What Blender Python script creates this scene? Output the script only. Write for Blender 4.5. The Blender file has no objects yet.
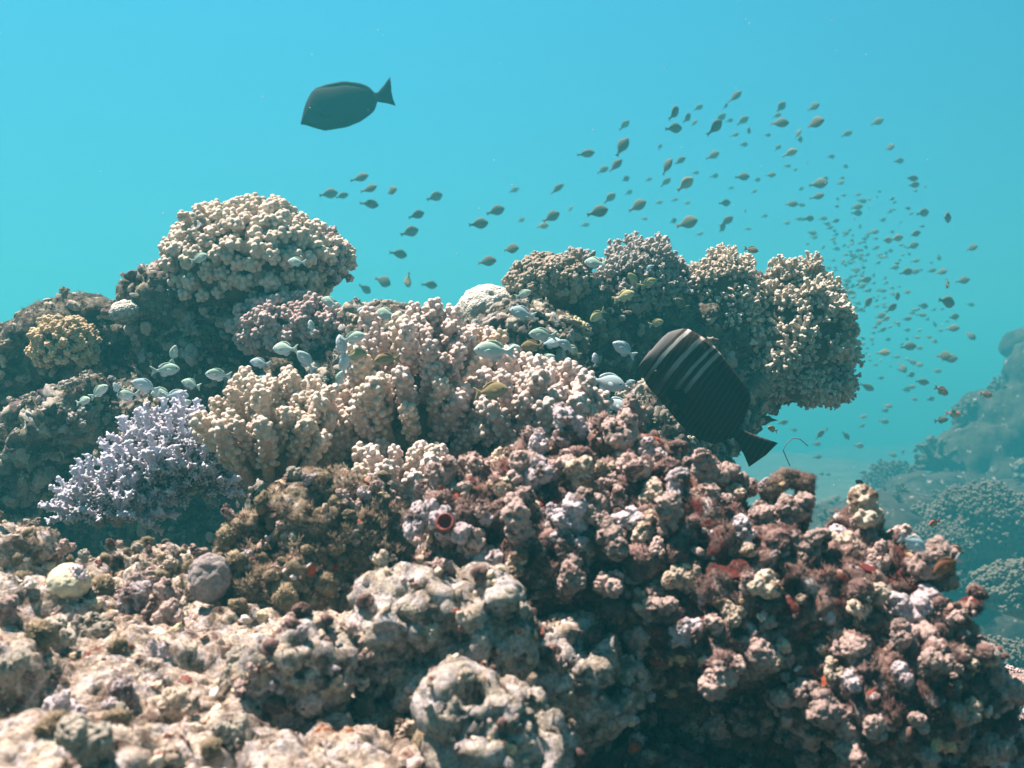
import bpy, bmesh, math, random
import numpy as np
from mathutils import Vector, Matrix, Quaternion

# ------------------------------------------------------------------ camera, light, water
S = bpy.context.scene
COL = S.collection
F = 1100.0                       # focal length in pixels of the 1024 px wide frame
R = math.radians

cd = bpy.data.cameras.new('camera')
cd.sensor_width = 36.0
cd.lens = 36.0 * F / 1024.0
cd.clip_start, cd.clip_end = 0.02, 400.0
cd.dof.use_dof = True
cd.dof.focus_distance = 1.7
cd.dof.aperture_fstop = 10.0
cam = bpy.data.objects.new('camera', cd)
COL.objects.link(cam)
cam.rotation_euler = (R(90), 0, 0)
S.camera = cam

SUN_TO = Vector((-0.36, 0.10, 0.92)).normalized()
sd = bpy.data.lights.new('sun', 'SUN')
sd.energy = 5.0
sd.angle = R(1.5)
sd.color = (1.0, 0.80, 0.70)
sun = bpy.data.objects.new('sun', sd)
COL.objects.link(sun)
sun.rotation_euler = (-SUN_TO).to_track_quat('-Z', 'Y').to_euler()

W = bpy.data.worlds.new('World')
S.world = W
W.use_nodes = True
wn, wl = W.node_tree.nodes, W.node_tree.links
wn.clear()
w_out = wn.new('ShaderNodeOutputWorld')
w_add = wn.new('ShaderNodeAddShader')
bg_sky, bg_water = wn.new('ShaderNodeBackground'), wn.new('ShaderNodeBackground')
sky = wn.new('ShaderNodeTexSky')
sky.sky_type = 'NISHITA'
sky.sun_disc = False
sky.sun_elevation = math.asin(SUN_TO.z)
sky.sun_rotation = math.atan2(SUN_TO.x, SUN_TO.y)
w_tint = wn.new('ShaderNodeMixRGB')
w_tint.blend_type = 'MULTIPLY'
w_tint.inputs[0].default_value = 1.0
w_tint.inputs[2].default_value = (0.12, 0.26, 0.28, 1)
wl.new(sky.outputs[0], w_tint.inputs[1])
wl.new(w_tint.outputs[0], bg_sky.inputs[0])
bg_sky.inputs[1].default_value = 0.05
w_tc = wn.new('ShaderNodeTexCoord')
w_sep = wn.new('ShaderNodeSeparateXYZ')
wl.new(w_tc.outputs['Generated'], w_sep.inputs[0])
w_map = wn.new('ShaderNodeMapRange')
w_map.inputs[1].default_value, w_map.inputs[2].default_value = -1.0, 1.0
wl.new(w_sep.outputs[2], w_map.inputs[0])
w_ramp = wn.new('ShaderNodeValToRGB')
er = w_ramp.color_ramp.elements
er[0].position, er[0].color = 0.0, (0.004, 0.05, 0.07, 1)
er[1].position, er[1].color = 1.0, (0.60, 1.0, 1.05, 1)
for p_, c_ in ((0.40, (0.02, 0.22, 0.26, 1)), (0.50, (0.060, 0.48, 0.55, 1)), (0.66, (0.066, 0.56, 0.87, 1)), (0.85, (0.20, 0.80, 0.95, 1))):
    e_ = er.new(p_)
    e_.color = c_
wl.new(w_map.outputs[0], w_ramp.inputs[0])
w_az = wn.new('ShaderNodeMapRange')
w_az.inputs[1].default_value, w_az.inputs[2].default_value = -1.0, 1.0
w_az.inputs[3].default_value, w_az.inputs[4].default_value = 0.0, 1.0
w_skew = wn.new('ShaderNodeMath')
w_skew.operation = 'MULTIPLY_ADD'                 # the sun side (left) glows a little more
w_skew.inputs[1].default_value = -0.35
wl.new(w_sep.outputs[0], w_skew.inputs[0])
wl.new(w_sep.outputs[1], w_skew.inputs[2])
wl.new(w_skew.outputs[0], w_az.inputs[0])
w_azr = wn.new('ShaderNodeValToRGB')
w_azr.color_ramp.elements[0].color = (.05, .05, .05, 1)
w_azr.color_ramp.elements[1].color = (1, 1, 1, 1)
w_azr.color_ramp.elements.new(.55).color = (.25, .25, .25, 1)
wl.new(w_az.outputs[0], w_azr.inputs[0])
w_mul = wn.new('ShaderNodeMixRGB')
w_mul.blend_type = 'MULTIPLY'
w_mul.inputs[0].default_value = 1.0
wl.new(w_ramp.outputs[0], w_mul.inputs[1])
wl.new(w_azr.outputs[0], w_mul.inputs[2])
wl.new(w_mul.outputs[0], bg_water.inputs[0])
bg_water.inputs[1].default_value = 0.21
wl.new(bg_sky.outputs[0], w_add.inputs[0])
wl.new(bg_water.outputs[0], w_add.inputs[1])
wl.new(w_add.outputs[0], w_out.inputs[0])

S.view_settings.view_transform = 'Standard'
S.view_settings.look = 'None'
S.view_settings.exposure = 1.72
S.view_settings.gamma = 1.0
S.render.engine = 'CYCLES'
S.cycles.use_denoising = True
S.cycles.max_bounces = 5
S.cycles.diffuse_bounces = 2
S.cycles.glossy_bounces = 2
S.cycles.volume_bounces = 0
HAZE_DENSITY = 0.060
HAZE_COLOR = (0.066, 0.54, 0.635, 1)

rng = np.random.default_rng(11)
random.seed(5)


def P(px, py, d):
    return Vector(((px - 512.0) / F * d, d, (384.0 - py) / F * d))


# ------------------------------------------------------------------ noise (numpy)
def _h(i, j, k, s):
    h = (i.astype(np.uint32) * np.uint32(374761393) + j.astype(np.uint32) * np.uint32(668265263)
         + k.astype(np.uint32) * np.uint32(2147483647) + np.uint32((s * 974711 + 12345) & 0xffffffff))
    h = (h ^ (h >> np.uint32(13))) * np.uint32(1274126177)
    h = h ^ (h >> np.uint32(16))
    return (h & np.uint32(0xffffff)).astype(np.float64) / 16777215.0


def vnoise(p, s=0):
    f = np.floor(p)
    t = p - f
    t = t * t * (3 - 2 * t)
    f = f.astype(np.int64)
    i, j, k = f[:, 0], f[:, 1], f[:, 2]
    r = 0
    for a in (0, 1):
        wa = t[:, 0] if a else 1 - t[:, 0]
        for b in (0, 1):
            wb = t[:, 1] if b else 1 - t[:, 1]
            for c in (0, 1):
                wc = t[:, 2] if c else 1 - t[:, 2]
                r = r + wa * wb * wc * _h(i + a, j + b, k + c, s)
    return r


def fbm(p, o=4, s=0):
    r, a, q = 0, 0.5, p.copy()
    for n in range(o):
        r = r + a * (vnoise(q, s + n) * 2 - 1)
        q = q * 2.03 + 17.1
        a *= 0.5
    return r


def worley(p, s=0):
    f = np.floor(p).astype(np.int64)
    best = np.full(len(p), 9.0)
    for a in (-1, 0, 1):
        for b in (-1, 0, 1):
            for c in (-1, 0, 1):
                i, j, k = f[:, 0] + a, f[:, 1] + b, f[:, 2] + c
                d = ((i + _h(i, j, k, s) - p[:, 0]) ** 2 + (j + _h(i, j, k, s + 1) - p[:, 1]) ** 2
                     + (k + _h(i, j, k, s + 2) - p[:, 2]) ** 2)
                best = np.minimum(best, d)
    return np.sqrt(best)


# ------------------------------------------------------------------ mesh helpers
def remeshed(bm, voxel, smooth=0):
    me = bpy.data.meshes.new('raw')
    bm.to_mesh(me)
    bm.free()
    ob = bpy.data.objects.new('raw', me)
    COL.objects.link(ob)
    m = ob.modifiers.new('r', 'REMESH')
    m.mode = 'VOXEL'
    m.voxel_size = voxel
    m.use_smooth_shade = True
    if smooth:
        sm = ob.modifiers.new('s', 'SMOOTH')
        sm.iterations = smooth
    dg = bpy.context.evaluated_depsgraph_get()
    out = bpy.data.meshes.new_from_object(ob.evaluated_get(dg))
    bpy.data.objects.remove(ob)
    bpy.data.meshes.remove(me)
    return out


def co_no(me):
    n = len(me.vertices)
    co, no = np.empty(n * 3), np.empty(n * 3)
    me.vertices.foreach_get('co', co)
    me.vertices.foreach_get('normal', no)
    return co.reshape(-1, 3), no.reshape(-1, 3)


def set_co(me, co):
    me.vertices.foreach_set('co', co.ravel())
    me.update()


def add_ball(bm, c, r, rot=None, sub=3):
    rr = r if hasattr(r, '__len__') else (r, r, r)
    m = Matrix.Translation(Vector(c))
    if rot is not None:
        m = m @ rot.to_4x4()
    m = m @ Matrix.Diagonal((rr[0], rr[1], rr[2], 1))
    bmesh.ops.create_icosphere(bm, subdivisions=sub, radius=1.0, matrix=m)


def add_limb(bm, a, b, ra, rb, seg=12):
    a, b = Vector(a), Vector(b)
    d = b - a
    q = d.to_track_quat('Z', 'Y').to_matrix().to_4x4()
    bmesh.ops.create_cone(bm, cap_ends=True, segments=seg, radius1=ra, radius2=rb, depth=d.length,
                          matrix=Matrix.Translation((a + b) / 2) @ q)
    add_ball(bm, a, ra, sub=2)
    add_ball(bm, b, rb, sub=2)


def displace(me, layers, seed=0):
    """layers: (kind, cells per metre, amplitude)"""
    for n, (kind, sc, amp) in enumerate(layers):
        co, no = co_no(me)
        s = seed * 31 + n * 7
        if kind == 'fbm':
            h = fbm(co * sc, 4, s)
        elif kind == 'lump':
            wp = co + 0.25 / sc * np.stack([fbm(co * sc * .8, 2, s + 3), fbm(co * sc * .8, 2, s + 5), fbm(co * sc * .8, 2, s + 9)], 1)
            h = np.sqrt(np.clip(1 - (worley(wp * sc, s) / 0.82) ** 2, 0, 1)) - 0.4
        elif kind == 'pit':
            h = -np.clip(1 - worley(co * sc, s) / 0.38, 0, 1) ** 0.6
        elif kind == 'ridge':
            h = 0.5 - 2 * np.abs(fbm(co * sc, 4, s))
        else:
            h = 0
        set_co(me, co + no * (amp * h)[:, None])
    return me


def blob(balls, voxel, layers, seed=0, smooth=4):
    """one rough rock mesh out of overlapping balls (world coordinates)"""
    bm = bmesh.new()
    for b in balls:
        add_ball(bm, *b)
    me = remeshed(bm, voxel, smooth)
    return displace(me, layers, seed)


def finish(me, mat, smooth=True):
    me.materials.clear()
    me.materials.append(mat)
    me.polygons.foreach_set('use_smooth', [smooth] * len(me.polygons))
    me.update()
    return me


_cache = {}


def with_mat(me, mat):
    k = (me.name, mat.name)
    if k not in _cache:
        c = me.copy()
        _cache[k] = finish(c, mat)
    return _cache[k]


def thing(name, label, cat, loc, group=None):
    o = bpy.data.objects.new(name, None)
    o.empty_display_size = 0.02
    COL.objects.link(o)
    o.location = loc
    o['label'], o['category'] = label, cat
    if group:
        o['group'] = group
    return o


def tag(o, label, cat, group=None):
    o['label'], o['category'] = label, cat
    if group:
        o['group'] = group
    return o


def obj(name, me, parent=None, mat=None):
    """mesh in world coordinates; kept in place under its parent"""
    if mat:
        finish(me, mat)
    o = bpy.data.objects.new(name, me)
    COL.objects.link(o)
    if parent is not None:
        o.parent = parent
        o.location = -Vector(parent.location)
    return o


def place(name, me, parent, loc, z_dir, scale, spin=None):
    """an instance of a prototype mesh: its z axis along z_dir"""
    o = bpy.data.objects.new(name, me)
    COL.objects.link(o)
    q = Vector(z_dir).normalized().to_track_quat('Z', 'Y') @ Quaternion((0, 0, 1), random.uniform(0, 6.28) if spin is None else spin)
    o.rotation_mode = 'QUATERNION'
    o.rotation_quaternion = q
    o.scale = scale if hasattr(scale, '__len__') else (scale,) * 3
    if parent is not None:
        o.parent = parent
        o.location = Vector(loc) - Vector(parent.location)
    else:
        o.location = loc
    return o


def centre_origin(me, loc):
    co, _ = co_no(me)
    set_co(me, co - np.array(loc))
    return me


# ------------------------------------------------------------------ materials
def new_mat(name, rough=0.85, spec=0.25):
    m = bpy.data.materials.new(name)
    m.use_nodes = True
    nt = m.node_tree
    b = nt.nodes['Principled BSDF']
    b.inputs['Roughness'].default_value = rough
    b.inputs['Specular IOR Level'].default_value = spec
    return m, nt, b


def _noise(nt, scale, detail=4, rough=0.6, dist=0.0, off=0.0):
    g = nt.nodes.new('ShaderNodeNewGeometry')
    n = nt.nodes.new('ShaderNodeTexNoise')
    n.inputs['Scale'].default_value = scale
    n.inputs['Detail'].default_value = detail
    n.inputs['Roughness'].default_value = rough
    n.inputs['Distortion'].default_value = dist
    if off:
        a = nt.nodes.new('ShaderNodeVectorMath')
        a.inputs[1].default_value = (off, off * 1.7, off * 0.6)
        nt.links.new(g.outputs['Position'], a.inputs[0])
        nt.links.new(a.outputs[0], n.inputs['Vector'])
    else:
        nt.links.new(g.outputs['Position'], n.inputs['Vector'])
    return n.outputs['Fac']


def _ramp(nt, fac, stops, interp='LINEAR'):
    r = nt.nodes.new('ShaderNodeValToRGB')
    r.color_ramp.interpolation = interp
    el = r.color_ramp.elements
    for i, (p, c) in enumerate(stops):
        e = el[i] if i < 2 else el.new(p)
        e.position = p
        e.color = (c, c, c, 1) if not hasattr(c, '__len__') else (c[0], c[1], c[2], 1)
    nt.links.new(fac, r.inputs[0])
    return r.outputs[0]


def _mix(nt, fac, a, b, mode='MIX'):
    m = nt.nodes.new('ShaderNodeMixRGB')
    m.blend_type = mode
    for i, v in enumerate((fac, a, b)):
        if hasattr(v, 'is_output') or hasattr(v, 'links'):
            nt.links.new(v, m.inputs[i])
        elif i == 0:
            m.inputs[0].default_value = v
        else:
            m.inputs[i].default_value = (v[0], v[1], v[2], 1)
    return m.outputs[0]


def _bump(nt, b, heights):
    prev = None
    for fac, dist, st in heights:
        n = nt.nodes.new('ShaderNodeBump')
        n.inputs['Distance'].default_value = dist
        n.inputs['Strength'].default_value = st
        nt.links.new(fac, n.inputs['Height'])
        if prev is not None:
            nt.links.new(prev, n.inputs['Normal'])
        prev = n.outputs[0]
    nt.links.new(prev, b.inputs['Normal'])


def rubble_mat(name, light, mid, turf, red, orange, turf_amt=0.5, red_amt=0.5, light_amt=0.5, orange_amt=0.3, scale=1.0, seed=0.0):
    """crust of coralline algae, turf and sponge over dead coral: patches with a shape of their own"""
    m, nt, b = new_mat(name, 0.9, 0.15)
    s = scale
    base = _mix(nt, _ramp(nt, _noise(nt, 26 * s, 6, .65, .5, 1.3 + seed), ((.38, 0), (.60, 1))), mid, light)
    base = _mix(nt, _ramp(nt, _noise(nt, 55 * s, 5, .6, .3, 7.7 + seed), ((.62 - .22 * light_amt, 0), (.74 - .22 * light_amt, 1))), base, (.74, .69, .68))
    t = _ramp(nt, _noise(nt, 34 * s, 7, .7, .4, 3.1 + seed), ((.66 - .3 * turf_amt, 0), (.76 - .3 * turf_amt, 1)))
    base = _mix(nt, t, base, turf)
    r = _ramp(nt, _noise(nt, 30 * s, 5, .6, .8, 5.9 + seed), ((.72 - .26 * red_amt, 0), (.78 - .26 * red_amt, 1)))
    base = _mix(nt, r, base, red)
    o = _ramp(nt, _noise(nt, 38 * s, 3, .5, .6, 9.1 + seed), ((.78 - .22 * orange_amt, 0), (.82 - .22 * orange_amt, 1)))
    base = _mix(nt, o, base, orange)
    sp = _ramp(nt, _noise(nt, 330, 3, .7, 0, 2.2), ((.30, .35), (.50, .95), (.72, 1.35)))
    base = _mix(nt, 0.8, base, sp, 'MULTIPLY')
    sp2 = _ramp(nt, _noise(nt, 120, 4, .7, 0, 4.2), ((.34, .28), (.50, .95), (.68, 1.3)))
    base = _mix(nt, 0.65, base, sp2, 'MULTIPLY')
    nt.links.new(base, b.inputs['Base Color'])
    _bump(nt, b, ((_noise(nt, 75, 5, .75), .014, .7), (_noise(nt, 190, 6, .75), .006, .9), (_noise(nt, 560, 3, .7), .002, 1.0)))
    return m


def coral_mat(name, base, tip, deep=None, bump=700, dots=0.5, var=0.25, tip0=.35, tip1=.95, wart=.75):
    """living coral: paler growing tips (along the branch), polyp bumps"""
    m, nt, b = new_mat(name, 0.8, 0.2)
    tc = nt.nodes.new('ShaderNodeTexCoord')
    sp = nt.nodes.new('ShaderNodeSeparateXYZ')
    nt.links.new(tc.outputs['Generated'], sp.inputs[0])
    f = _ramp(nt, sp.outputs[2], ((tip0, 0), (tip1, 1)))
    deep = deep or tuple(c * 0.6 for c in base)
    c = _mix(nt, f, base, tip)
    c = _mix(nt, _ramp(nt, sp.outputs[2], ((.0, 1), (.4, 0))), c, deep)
    oi = nt.nodes.new('ShaderNodeObjectInfo')
    c = _mix(nt, 0.9, c, _ramp(nt, oi.outputs['Random'], ((0, 1 - var), (1, 1 + var * .6))), 'MULTIPLY')
    g = nt.nodes.new('ShaderNodeNewGeometry')
    v = nt.nodes.new('ShaderNodeTexVoronoi')
    v.inputs['Scale'].default_value = bump
    nt.links.new(g.outputs['Position'], v.inputs['Vector'])
    c = _mix(nt, dots, c, _ramp(nt, v.outputs['Distance'], ((0.0, 1.12), (.75, .62))), 'MULTIPLY')
    c = _mix(nt, .6, c, _ramp(nt, _noise(nt, 60, 5, .7), ((.35, .6), (.6, 1.1))), 'MULTIPLY')
    c = _mix(nt, _ramp(nt, g.outputs['Pointiness'], ((.50, 0), (.60, wart))), c, tuple(min(.85, x * 1.22) for x in tip))
    nt.links.new(c, b.inputs['Base Color'])
    inv = nt.nodes.new('ShaderNodeMath')
    inv.operation = 'SUBTRACT'
    inv.inputs[0].default_value = 1.0
    nt.links.new(v.outputs['Distance'], inv.inputs[1])
    _bump(nt, b, ((_noise(nt, 260, 4, .7), .003, .5), (inv.outputs[0], 1.0 / bump * 1.2, .6)))
    return m


def plain_mat(name, c, c2=None, sc=200, rough=.6, spec=.3, bump=0.0):
    m, nt, b = new_mat(name, rough, spec)
    c2 = c2 or tuple(x * .6 for x in c)
    nt.links.new(_mix(nt, _ramp(nt, _noise(nt, sc, 4, .7), ((.35, 0), (.65, 1))), c2, c), b.inputs['Base Color'])
    if bump:
        _bump(nt, b, ((_noise(nt, sc * 2, 4, .7), bump, .8),))
    return m


M = {}
M['sand'] = plain_mat('sand', (.13, .12, .085), (.06, .055, .045), 1.5, .95, .1, .02)
M['bed'] = rubble_mat('reef_bed', (.24, .22, .17), (.13, .115, .09), (.07, .055, .045), (.09, .03, .03), (.2, .1, .04), .6, .4, .2, .2)
M['rubble_pale'] = rubble_mat('rubble_pale', (.84, .73, .60), (.62, .49, .40), (.20, .145, .115), (.20, .055, .05), (.55, .22, .09), .50, .32, .66, .40, seed=.3)
M['rubble_dark'] = rubble_mat('rubble_dark', (.42, .28, .24), (.20, .115, .10), (.09, .05, .045), (.16, .04, .035), (.46, .15, .06), .52, .70, .42, .50, seed=1.9)
M['rubble_brown'] = rubble_mat('rubble_brown', (.44, .37, .26), (.28, .215, .155), (.14, .105, .08), (.14, .045, .05), (.36, .16, .07), .58, .42, .28, .36, seed=3.2)
M['rock_white'] = rubble_mat('rock_white', (.72, .66, .56), (.52, .43, .34), (.20, .16, .14), (.17, .06, .05), (.50, .26, .10), .36, .25, .80, .34, seed=4.4)
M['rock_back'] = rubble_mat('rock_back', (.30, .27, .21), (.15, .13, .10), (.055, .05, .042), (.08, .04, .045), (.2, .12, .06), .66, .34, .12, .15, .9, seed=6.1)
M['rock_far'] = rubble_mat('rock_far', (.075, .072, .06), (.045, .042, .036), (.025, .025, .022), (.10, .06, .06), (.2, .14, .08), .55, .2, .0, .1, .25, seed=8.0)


def speckle_mat(name, cols, scale):
    """grains of many colours, each grain its own patch of a cell pattern"""
    m, nt, b = new_mat(name, .9, .15)
    g = nt.nodes.new('ShaderNodeNewGeometry')
    v = nt.nodes.new('ShaderNodeTexVoronoi')
    v.inputs['Scale'].default_value = scale
    nt.links.new(g.outputs['Position'], v.inputs['Vector'])
    sp = nt.nodes.new('ShaderNodeSeparateColor')
    nt.links.new(v.outputs['Color'], sp.inputs[0])
    c = _ramp(nt, sp.outputs[0], [(i / len(cols), q) for i, q in enumerate(cols)], 'CONSTANT')
    c = _mix(nt, .8, c, _ramp(nt, _noise(nt, 400, 4, .7), ((.3, .4), (.5, .95), (.72, 1.3))), 'MULTIPLY')
    nt.links.new(c, b.inputs['Base Color'])
    _bump(nt, b, ((_noise(nt, 500, 4, .75), .0025, .9),))
    return m


M['grit_pale'] = speckle_mat('grit_pale', [(.78, .70, .58), (.58, .47, .37), (.80, .75, .72), (.28, .20, .155), (.72, .60, .42), (.62, .50, .47), (.24, .10, .08), (.76, .66, .52), (.44, .34, .26)], 85)
M['grit_dark'] = speckle_mat('grit_dark', [(.40, .27, .22), (.74, .66, .64), (.22, .12, .105), (.58, .46, .36), (.14, .03, .03), (.30, .19, .17), (.66, .50, .30), (.40, .09, .04), (.17, .10, .09), (.5, .37, .34)], 75)
M['grit_back'] = speckle_mat('grit_back', [(.34, .31, .27), (.20, .185, .16), (.42, .40, .38), (.12, .11, .095), (.28, .25, .19), (.16, .12, .12), (.48, .44, .36)], 45)
M['fuzz_back'] = speckle_mat('fuzz_back', [(.17, .155, .12), (.11, .10, .085), (.23, .20, .16), (.14, .115, .10)], 40)
M['fuzz_brown'] = speckle_mat('fuzz_brown', [(.26, .17, .15), (.18, .115, .105), (.32, .22, .20), (.22, .13, .12)], 60)
M['fuzz_olive'] = speckle_mat('fuzz_olive', [(.36, .28, .20), (.26, .20, .14), (.46, .38, .28), (.30, .20, .16)], 60)


def nub_mat(name, tip, mid, low, seed):
    m, nt, b = new_mat(name, .9, .15)
    tc = nt.nodes.new('ShaderNodeTexCoord')
    sp = nt.nodes.new('ShaderNodeSeparateXYZ')
    nt.links.new(tc.outputs['Generated'], sp.inputs[0])
    n = _noise(nt, 90, 5, .7, .3, seed)
    ad = nt.nodes.new('ShaderNodeMath')
    ad.operation = 'MULTIPLY_ADD'
    nt.links.new(n, ad.inputs[0])
    ad.inputs[1].default_value = 1.1
    nt.links.new(sp.outputs[2], ad.inputs[2])
    c = _ramp(nt, ad.outputs[0], ((.55, low), (.95, mid), (1.44, mid), (1.66, tip)))
    n2 = _ramp(nt, _noise(nt, 42, 5, .6, .6, seed + 3), ((.52, 0), (.60, 1)))
    c = _mix(nt, n2, c, tuple(x * .55 for x in mid))
    c = _mix(nt, .7, c, _ramp(nt, _noise(nt, 340, 3, .7, 0, seed), ((.3, .4), (.5, .95), (.72, 1.3))), 'MULTIPLY')
    oi = nt.nodes.new('ShaderNodeObjectInfo')
    c = _mix(nt, .9, c, _ramp(nt, oi.outputs['Random'], ((0, .65), (1, 1.15))), 'MULTIPLY')
    nt.links.new(c, b.inputs['Base Color'])
    _bump(nt, b, ((_noise(nt, 190, 6, .75), .005, .8), (_noise(nt, 600, 3, .7), .0015, .9)))
    return m


M['nub_lilac'] = nub_mat('nub_lilac', (.76, .68, .72), (.38, .26, .24), (.15, .055, .05), 1.0)
M['nub_cream'] = nub_mat('nub_cream', (.74, .62, .50), (.44, .31, .23), (.19, .07, .04), 2.0)
M['nub_brown'] = nub_mat('nub_brown', (.60, .46, .42), (.28, .175, .155), (.13, .04, .035), 3.0)
M['nub_grey'] = nub_mat('nub_grey', (.58, .54, .46), (.34, .28, .23), (.15, .11, .09), 4.0)
M['tuft'] = plain_mat('turf_algae', (.25, .175, .16), (.13, .085, .08), 60, .95, .05)
M['tuft_olive'] = plain_mat('turf_algae_olive', (.30, .25, .17), (.17, .14, .10), 60, .95, .05)
M['sponge_orange'] = plain_mat('orange_sponge', (.46, .15, .06), (.26, .06, .03), 150, .7, .3, .002)
M['sponge_red'] = plain_mat('red_sponge', (.24, .05, .042), (.12, .022, .022), 150, .7, .3, .002)

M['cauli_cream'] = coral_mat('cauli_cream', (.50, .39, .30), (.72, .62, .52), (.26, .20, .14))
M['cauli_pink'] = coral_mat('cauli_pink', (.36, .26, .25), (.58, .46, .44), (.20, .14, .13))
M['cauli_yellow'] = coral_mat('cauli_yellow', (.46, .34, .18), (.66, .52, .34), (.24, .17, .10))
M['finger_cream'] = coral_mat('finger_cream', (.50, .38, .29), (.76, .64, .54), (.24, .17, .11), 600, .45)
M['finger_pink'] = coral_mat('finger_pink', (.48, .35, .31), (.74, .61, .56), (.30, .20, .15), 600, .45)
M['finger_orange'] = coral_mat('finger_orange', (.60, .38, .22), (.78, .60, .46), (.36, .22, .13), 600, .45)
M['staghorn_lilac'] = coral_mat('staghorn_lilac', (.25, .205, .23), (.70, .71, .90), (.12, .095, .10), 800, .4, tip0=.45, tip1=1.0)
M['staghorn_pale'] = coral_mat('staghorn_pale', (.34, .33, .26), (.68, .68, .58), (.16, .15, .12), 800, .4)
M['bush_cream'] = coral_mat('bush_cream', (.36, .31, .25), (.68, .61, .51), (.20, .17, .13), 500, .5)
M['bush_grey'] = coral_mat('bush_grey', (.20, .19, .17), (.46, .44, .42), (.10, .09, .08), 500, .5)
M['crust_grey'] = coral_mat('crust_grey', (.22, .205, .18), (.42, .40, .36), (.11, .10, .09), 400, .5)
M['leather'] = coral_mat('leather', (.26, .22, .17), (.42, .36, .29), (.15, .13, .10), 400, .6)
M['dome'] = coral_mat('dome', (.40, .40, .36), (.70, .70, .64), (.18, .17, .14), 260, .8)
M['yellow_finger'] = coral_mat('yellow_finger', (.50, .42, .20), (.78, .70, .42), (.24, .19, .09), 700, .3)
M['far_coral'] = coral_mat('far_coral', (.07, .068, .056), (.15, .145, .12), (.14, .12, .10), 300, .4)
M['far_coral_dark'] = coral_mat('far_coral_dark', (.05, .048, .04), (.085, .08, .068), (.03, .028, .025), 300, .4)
M['core'] = plain_mat('coral_core', (.16, .125, .095), (.085, .07, .055), 60, .95, .1, .006)


# ------------------------------------------------------------------ coral prototypes (unit size, growing along +z)
def fib(n, zmin=-1.0):
    out, g = [], math.pi * (3 - math.sqrt(5))
    for i in range(n):
        z = 1 - (1 - zmin) * (i + .5) / n
        r = math.sqrt(max(0, 1 - z * z))
        out.append(Vector((r * math.cos(g * i), r * math.sin(g * i), z)))
    return out


def rv(s=1.0):
    return Vector((random.uniform(-s, s), random.uniform(-s, s), random.uniform(-s, s)))


def granule_head(bm, c, r, axis, n=11, gr=.42):
    """a rounded branch tip covered with small warts"""
    q = Vector(axis).to_track_quat('Z', 'Y')
    add_ball(bm, c, r * .80, sub=2)
    for d in fib(n, -.45):
        add_ball(bm, Vector(c) + q @ (d + rv(.12)).normalized() * r * .90, r * gr * random.uniform(.8, 1.15), sub=2)


def proto_cauliflower():
    """forked branch with separate warty heads"""
    bm = bmesh.new()
    add_limb(bm, (0, 0, -.6), (0, 0, .25), .30, .34)
    n = 3
    for i in range(n):
        a = 6.283 * i / n + random.uniform(-.35, .35)
        rr = random.uniform(.46, .60)
        t = Vector((math.cos(a) * rr, math.sin(a) * rr, random.uniform(.55, .95)))
        add_limb(bm, (0, 0, .05), t, .22, .20)
        granule_head(bm, t, random.uniform(.28, .35), t + Vector((0, 0, .3)), 9, .44)
    me = remeshed(bm, .040, 0)
    return displace(me, (('fbm', 6, .03),), random.randrange(99))


def proto_finger():
    bm = bmesh.new()
    lean = Vector((random.uniform(-.2, .2), random.uniform(-.2, .2), 0))
    h = random.uniform(2.0, 2.9)
    mid = lean * .3 + Vector((0, 0, h * .5))
    top = lean + Vector((0, 0, h))
    add_limb(bm, (0, 0, -.6), mid, .28, .36)
    add_limb(bm, mid, top, .36, .34)
    n = 34
    for i in range(n):
        t = .14 + .80 * i / n
        z = h * t
        a = 2.4 * i + random.uniform(-.7, .7)
        r = .38
        c = lean * t * t
        o = Vector((math.cos(a), math.sin(a), 0))
        add_limb(bm, c + Vector((0, 0, z)) + o * .2, c + Vector((0, 0, z + .10)) + o * (r + random.uniform(.04, .14)), .16, random.uniform(.10, .20), 8)
    granule_head(bm, top, .44, (0, 0, 1), 9, .42)
    for q in range(random.choice((0, 0, 0, 1))):
        a = q * 3 + random.uniform(-.9, .9)
        t = Vector((math.cos(a) * .85, math.sin(a) * .85, h * random.uniform(.6, .85)))
        add_limb(bm, (0, 0, h * .35), t, .26, .28)
        granule_head(bm, t, .42, t + Vector((0, 0, .6)), 10, .40)
        granule_head(bm, t * .8 + Vector((0, 0, -.3)), .36, t, 9, .40)
    me = remeshed(bm, .045, 0)
    return displace(me, (('fbm', 5, .03),), random.randrange(99))


def proto_staghorn():
    bm = bmesh.new()

    def twig(a, b, ra, rb, nubs):
        a, b = Vector(a), Vector(b)
        add_limb(bm, a, b, ra, rb, 10)
        d = (b - a).normalized()
        x = d.orthogonal().normalized()
        y = d.cross(x)
        for i in range(nubs):
            t = .15 + .85 * (i + random.random()) / nubs
            an = i * 2.4 + random.uniform(-.4, .4)
            o = (x * math.cos(an) + y * math.sin(an))
            c = a.lerp(b, t) + o * (ra * (1 - t) + rb * t)
            add_limb(bm, c - o * .03, c + o * .05 + d * .07, .042, .032, 6)
    twig((0, 0, -.3), (0, 0, 1.5), .125, .075, 26)
    n = random.choice((5, 6, 7))
    for i in range(n):
        a = 6.283 * i / n + random.uniform(-.4, .4)
        z0 = random.uniform(.05, .75)
        L = random.uniform(.5, .85) * (1.15 - .4 * z0)
        t = Vector((math.cos(a) * L * .62, math.sin(a) * L * .62, z0 + L * .8))
        twig((0, 0, z0), t, .09, .062, 15)
    me = remeshed(bm, .028, 0)
    return displace(me, (('fbm', 8, .015),), random.randrange(99))


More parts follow.
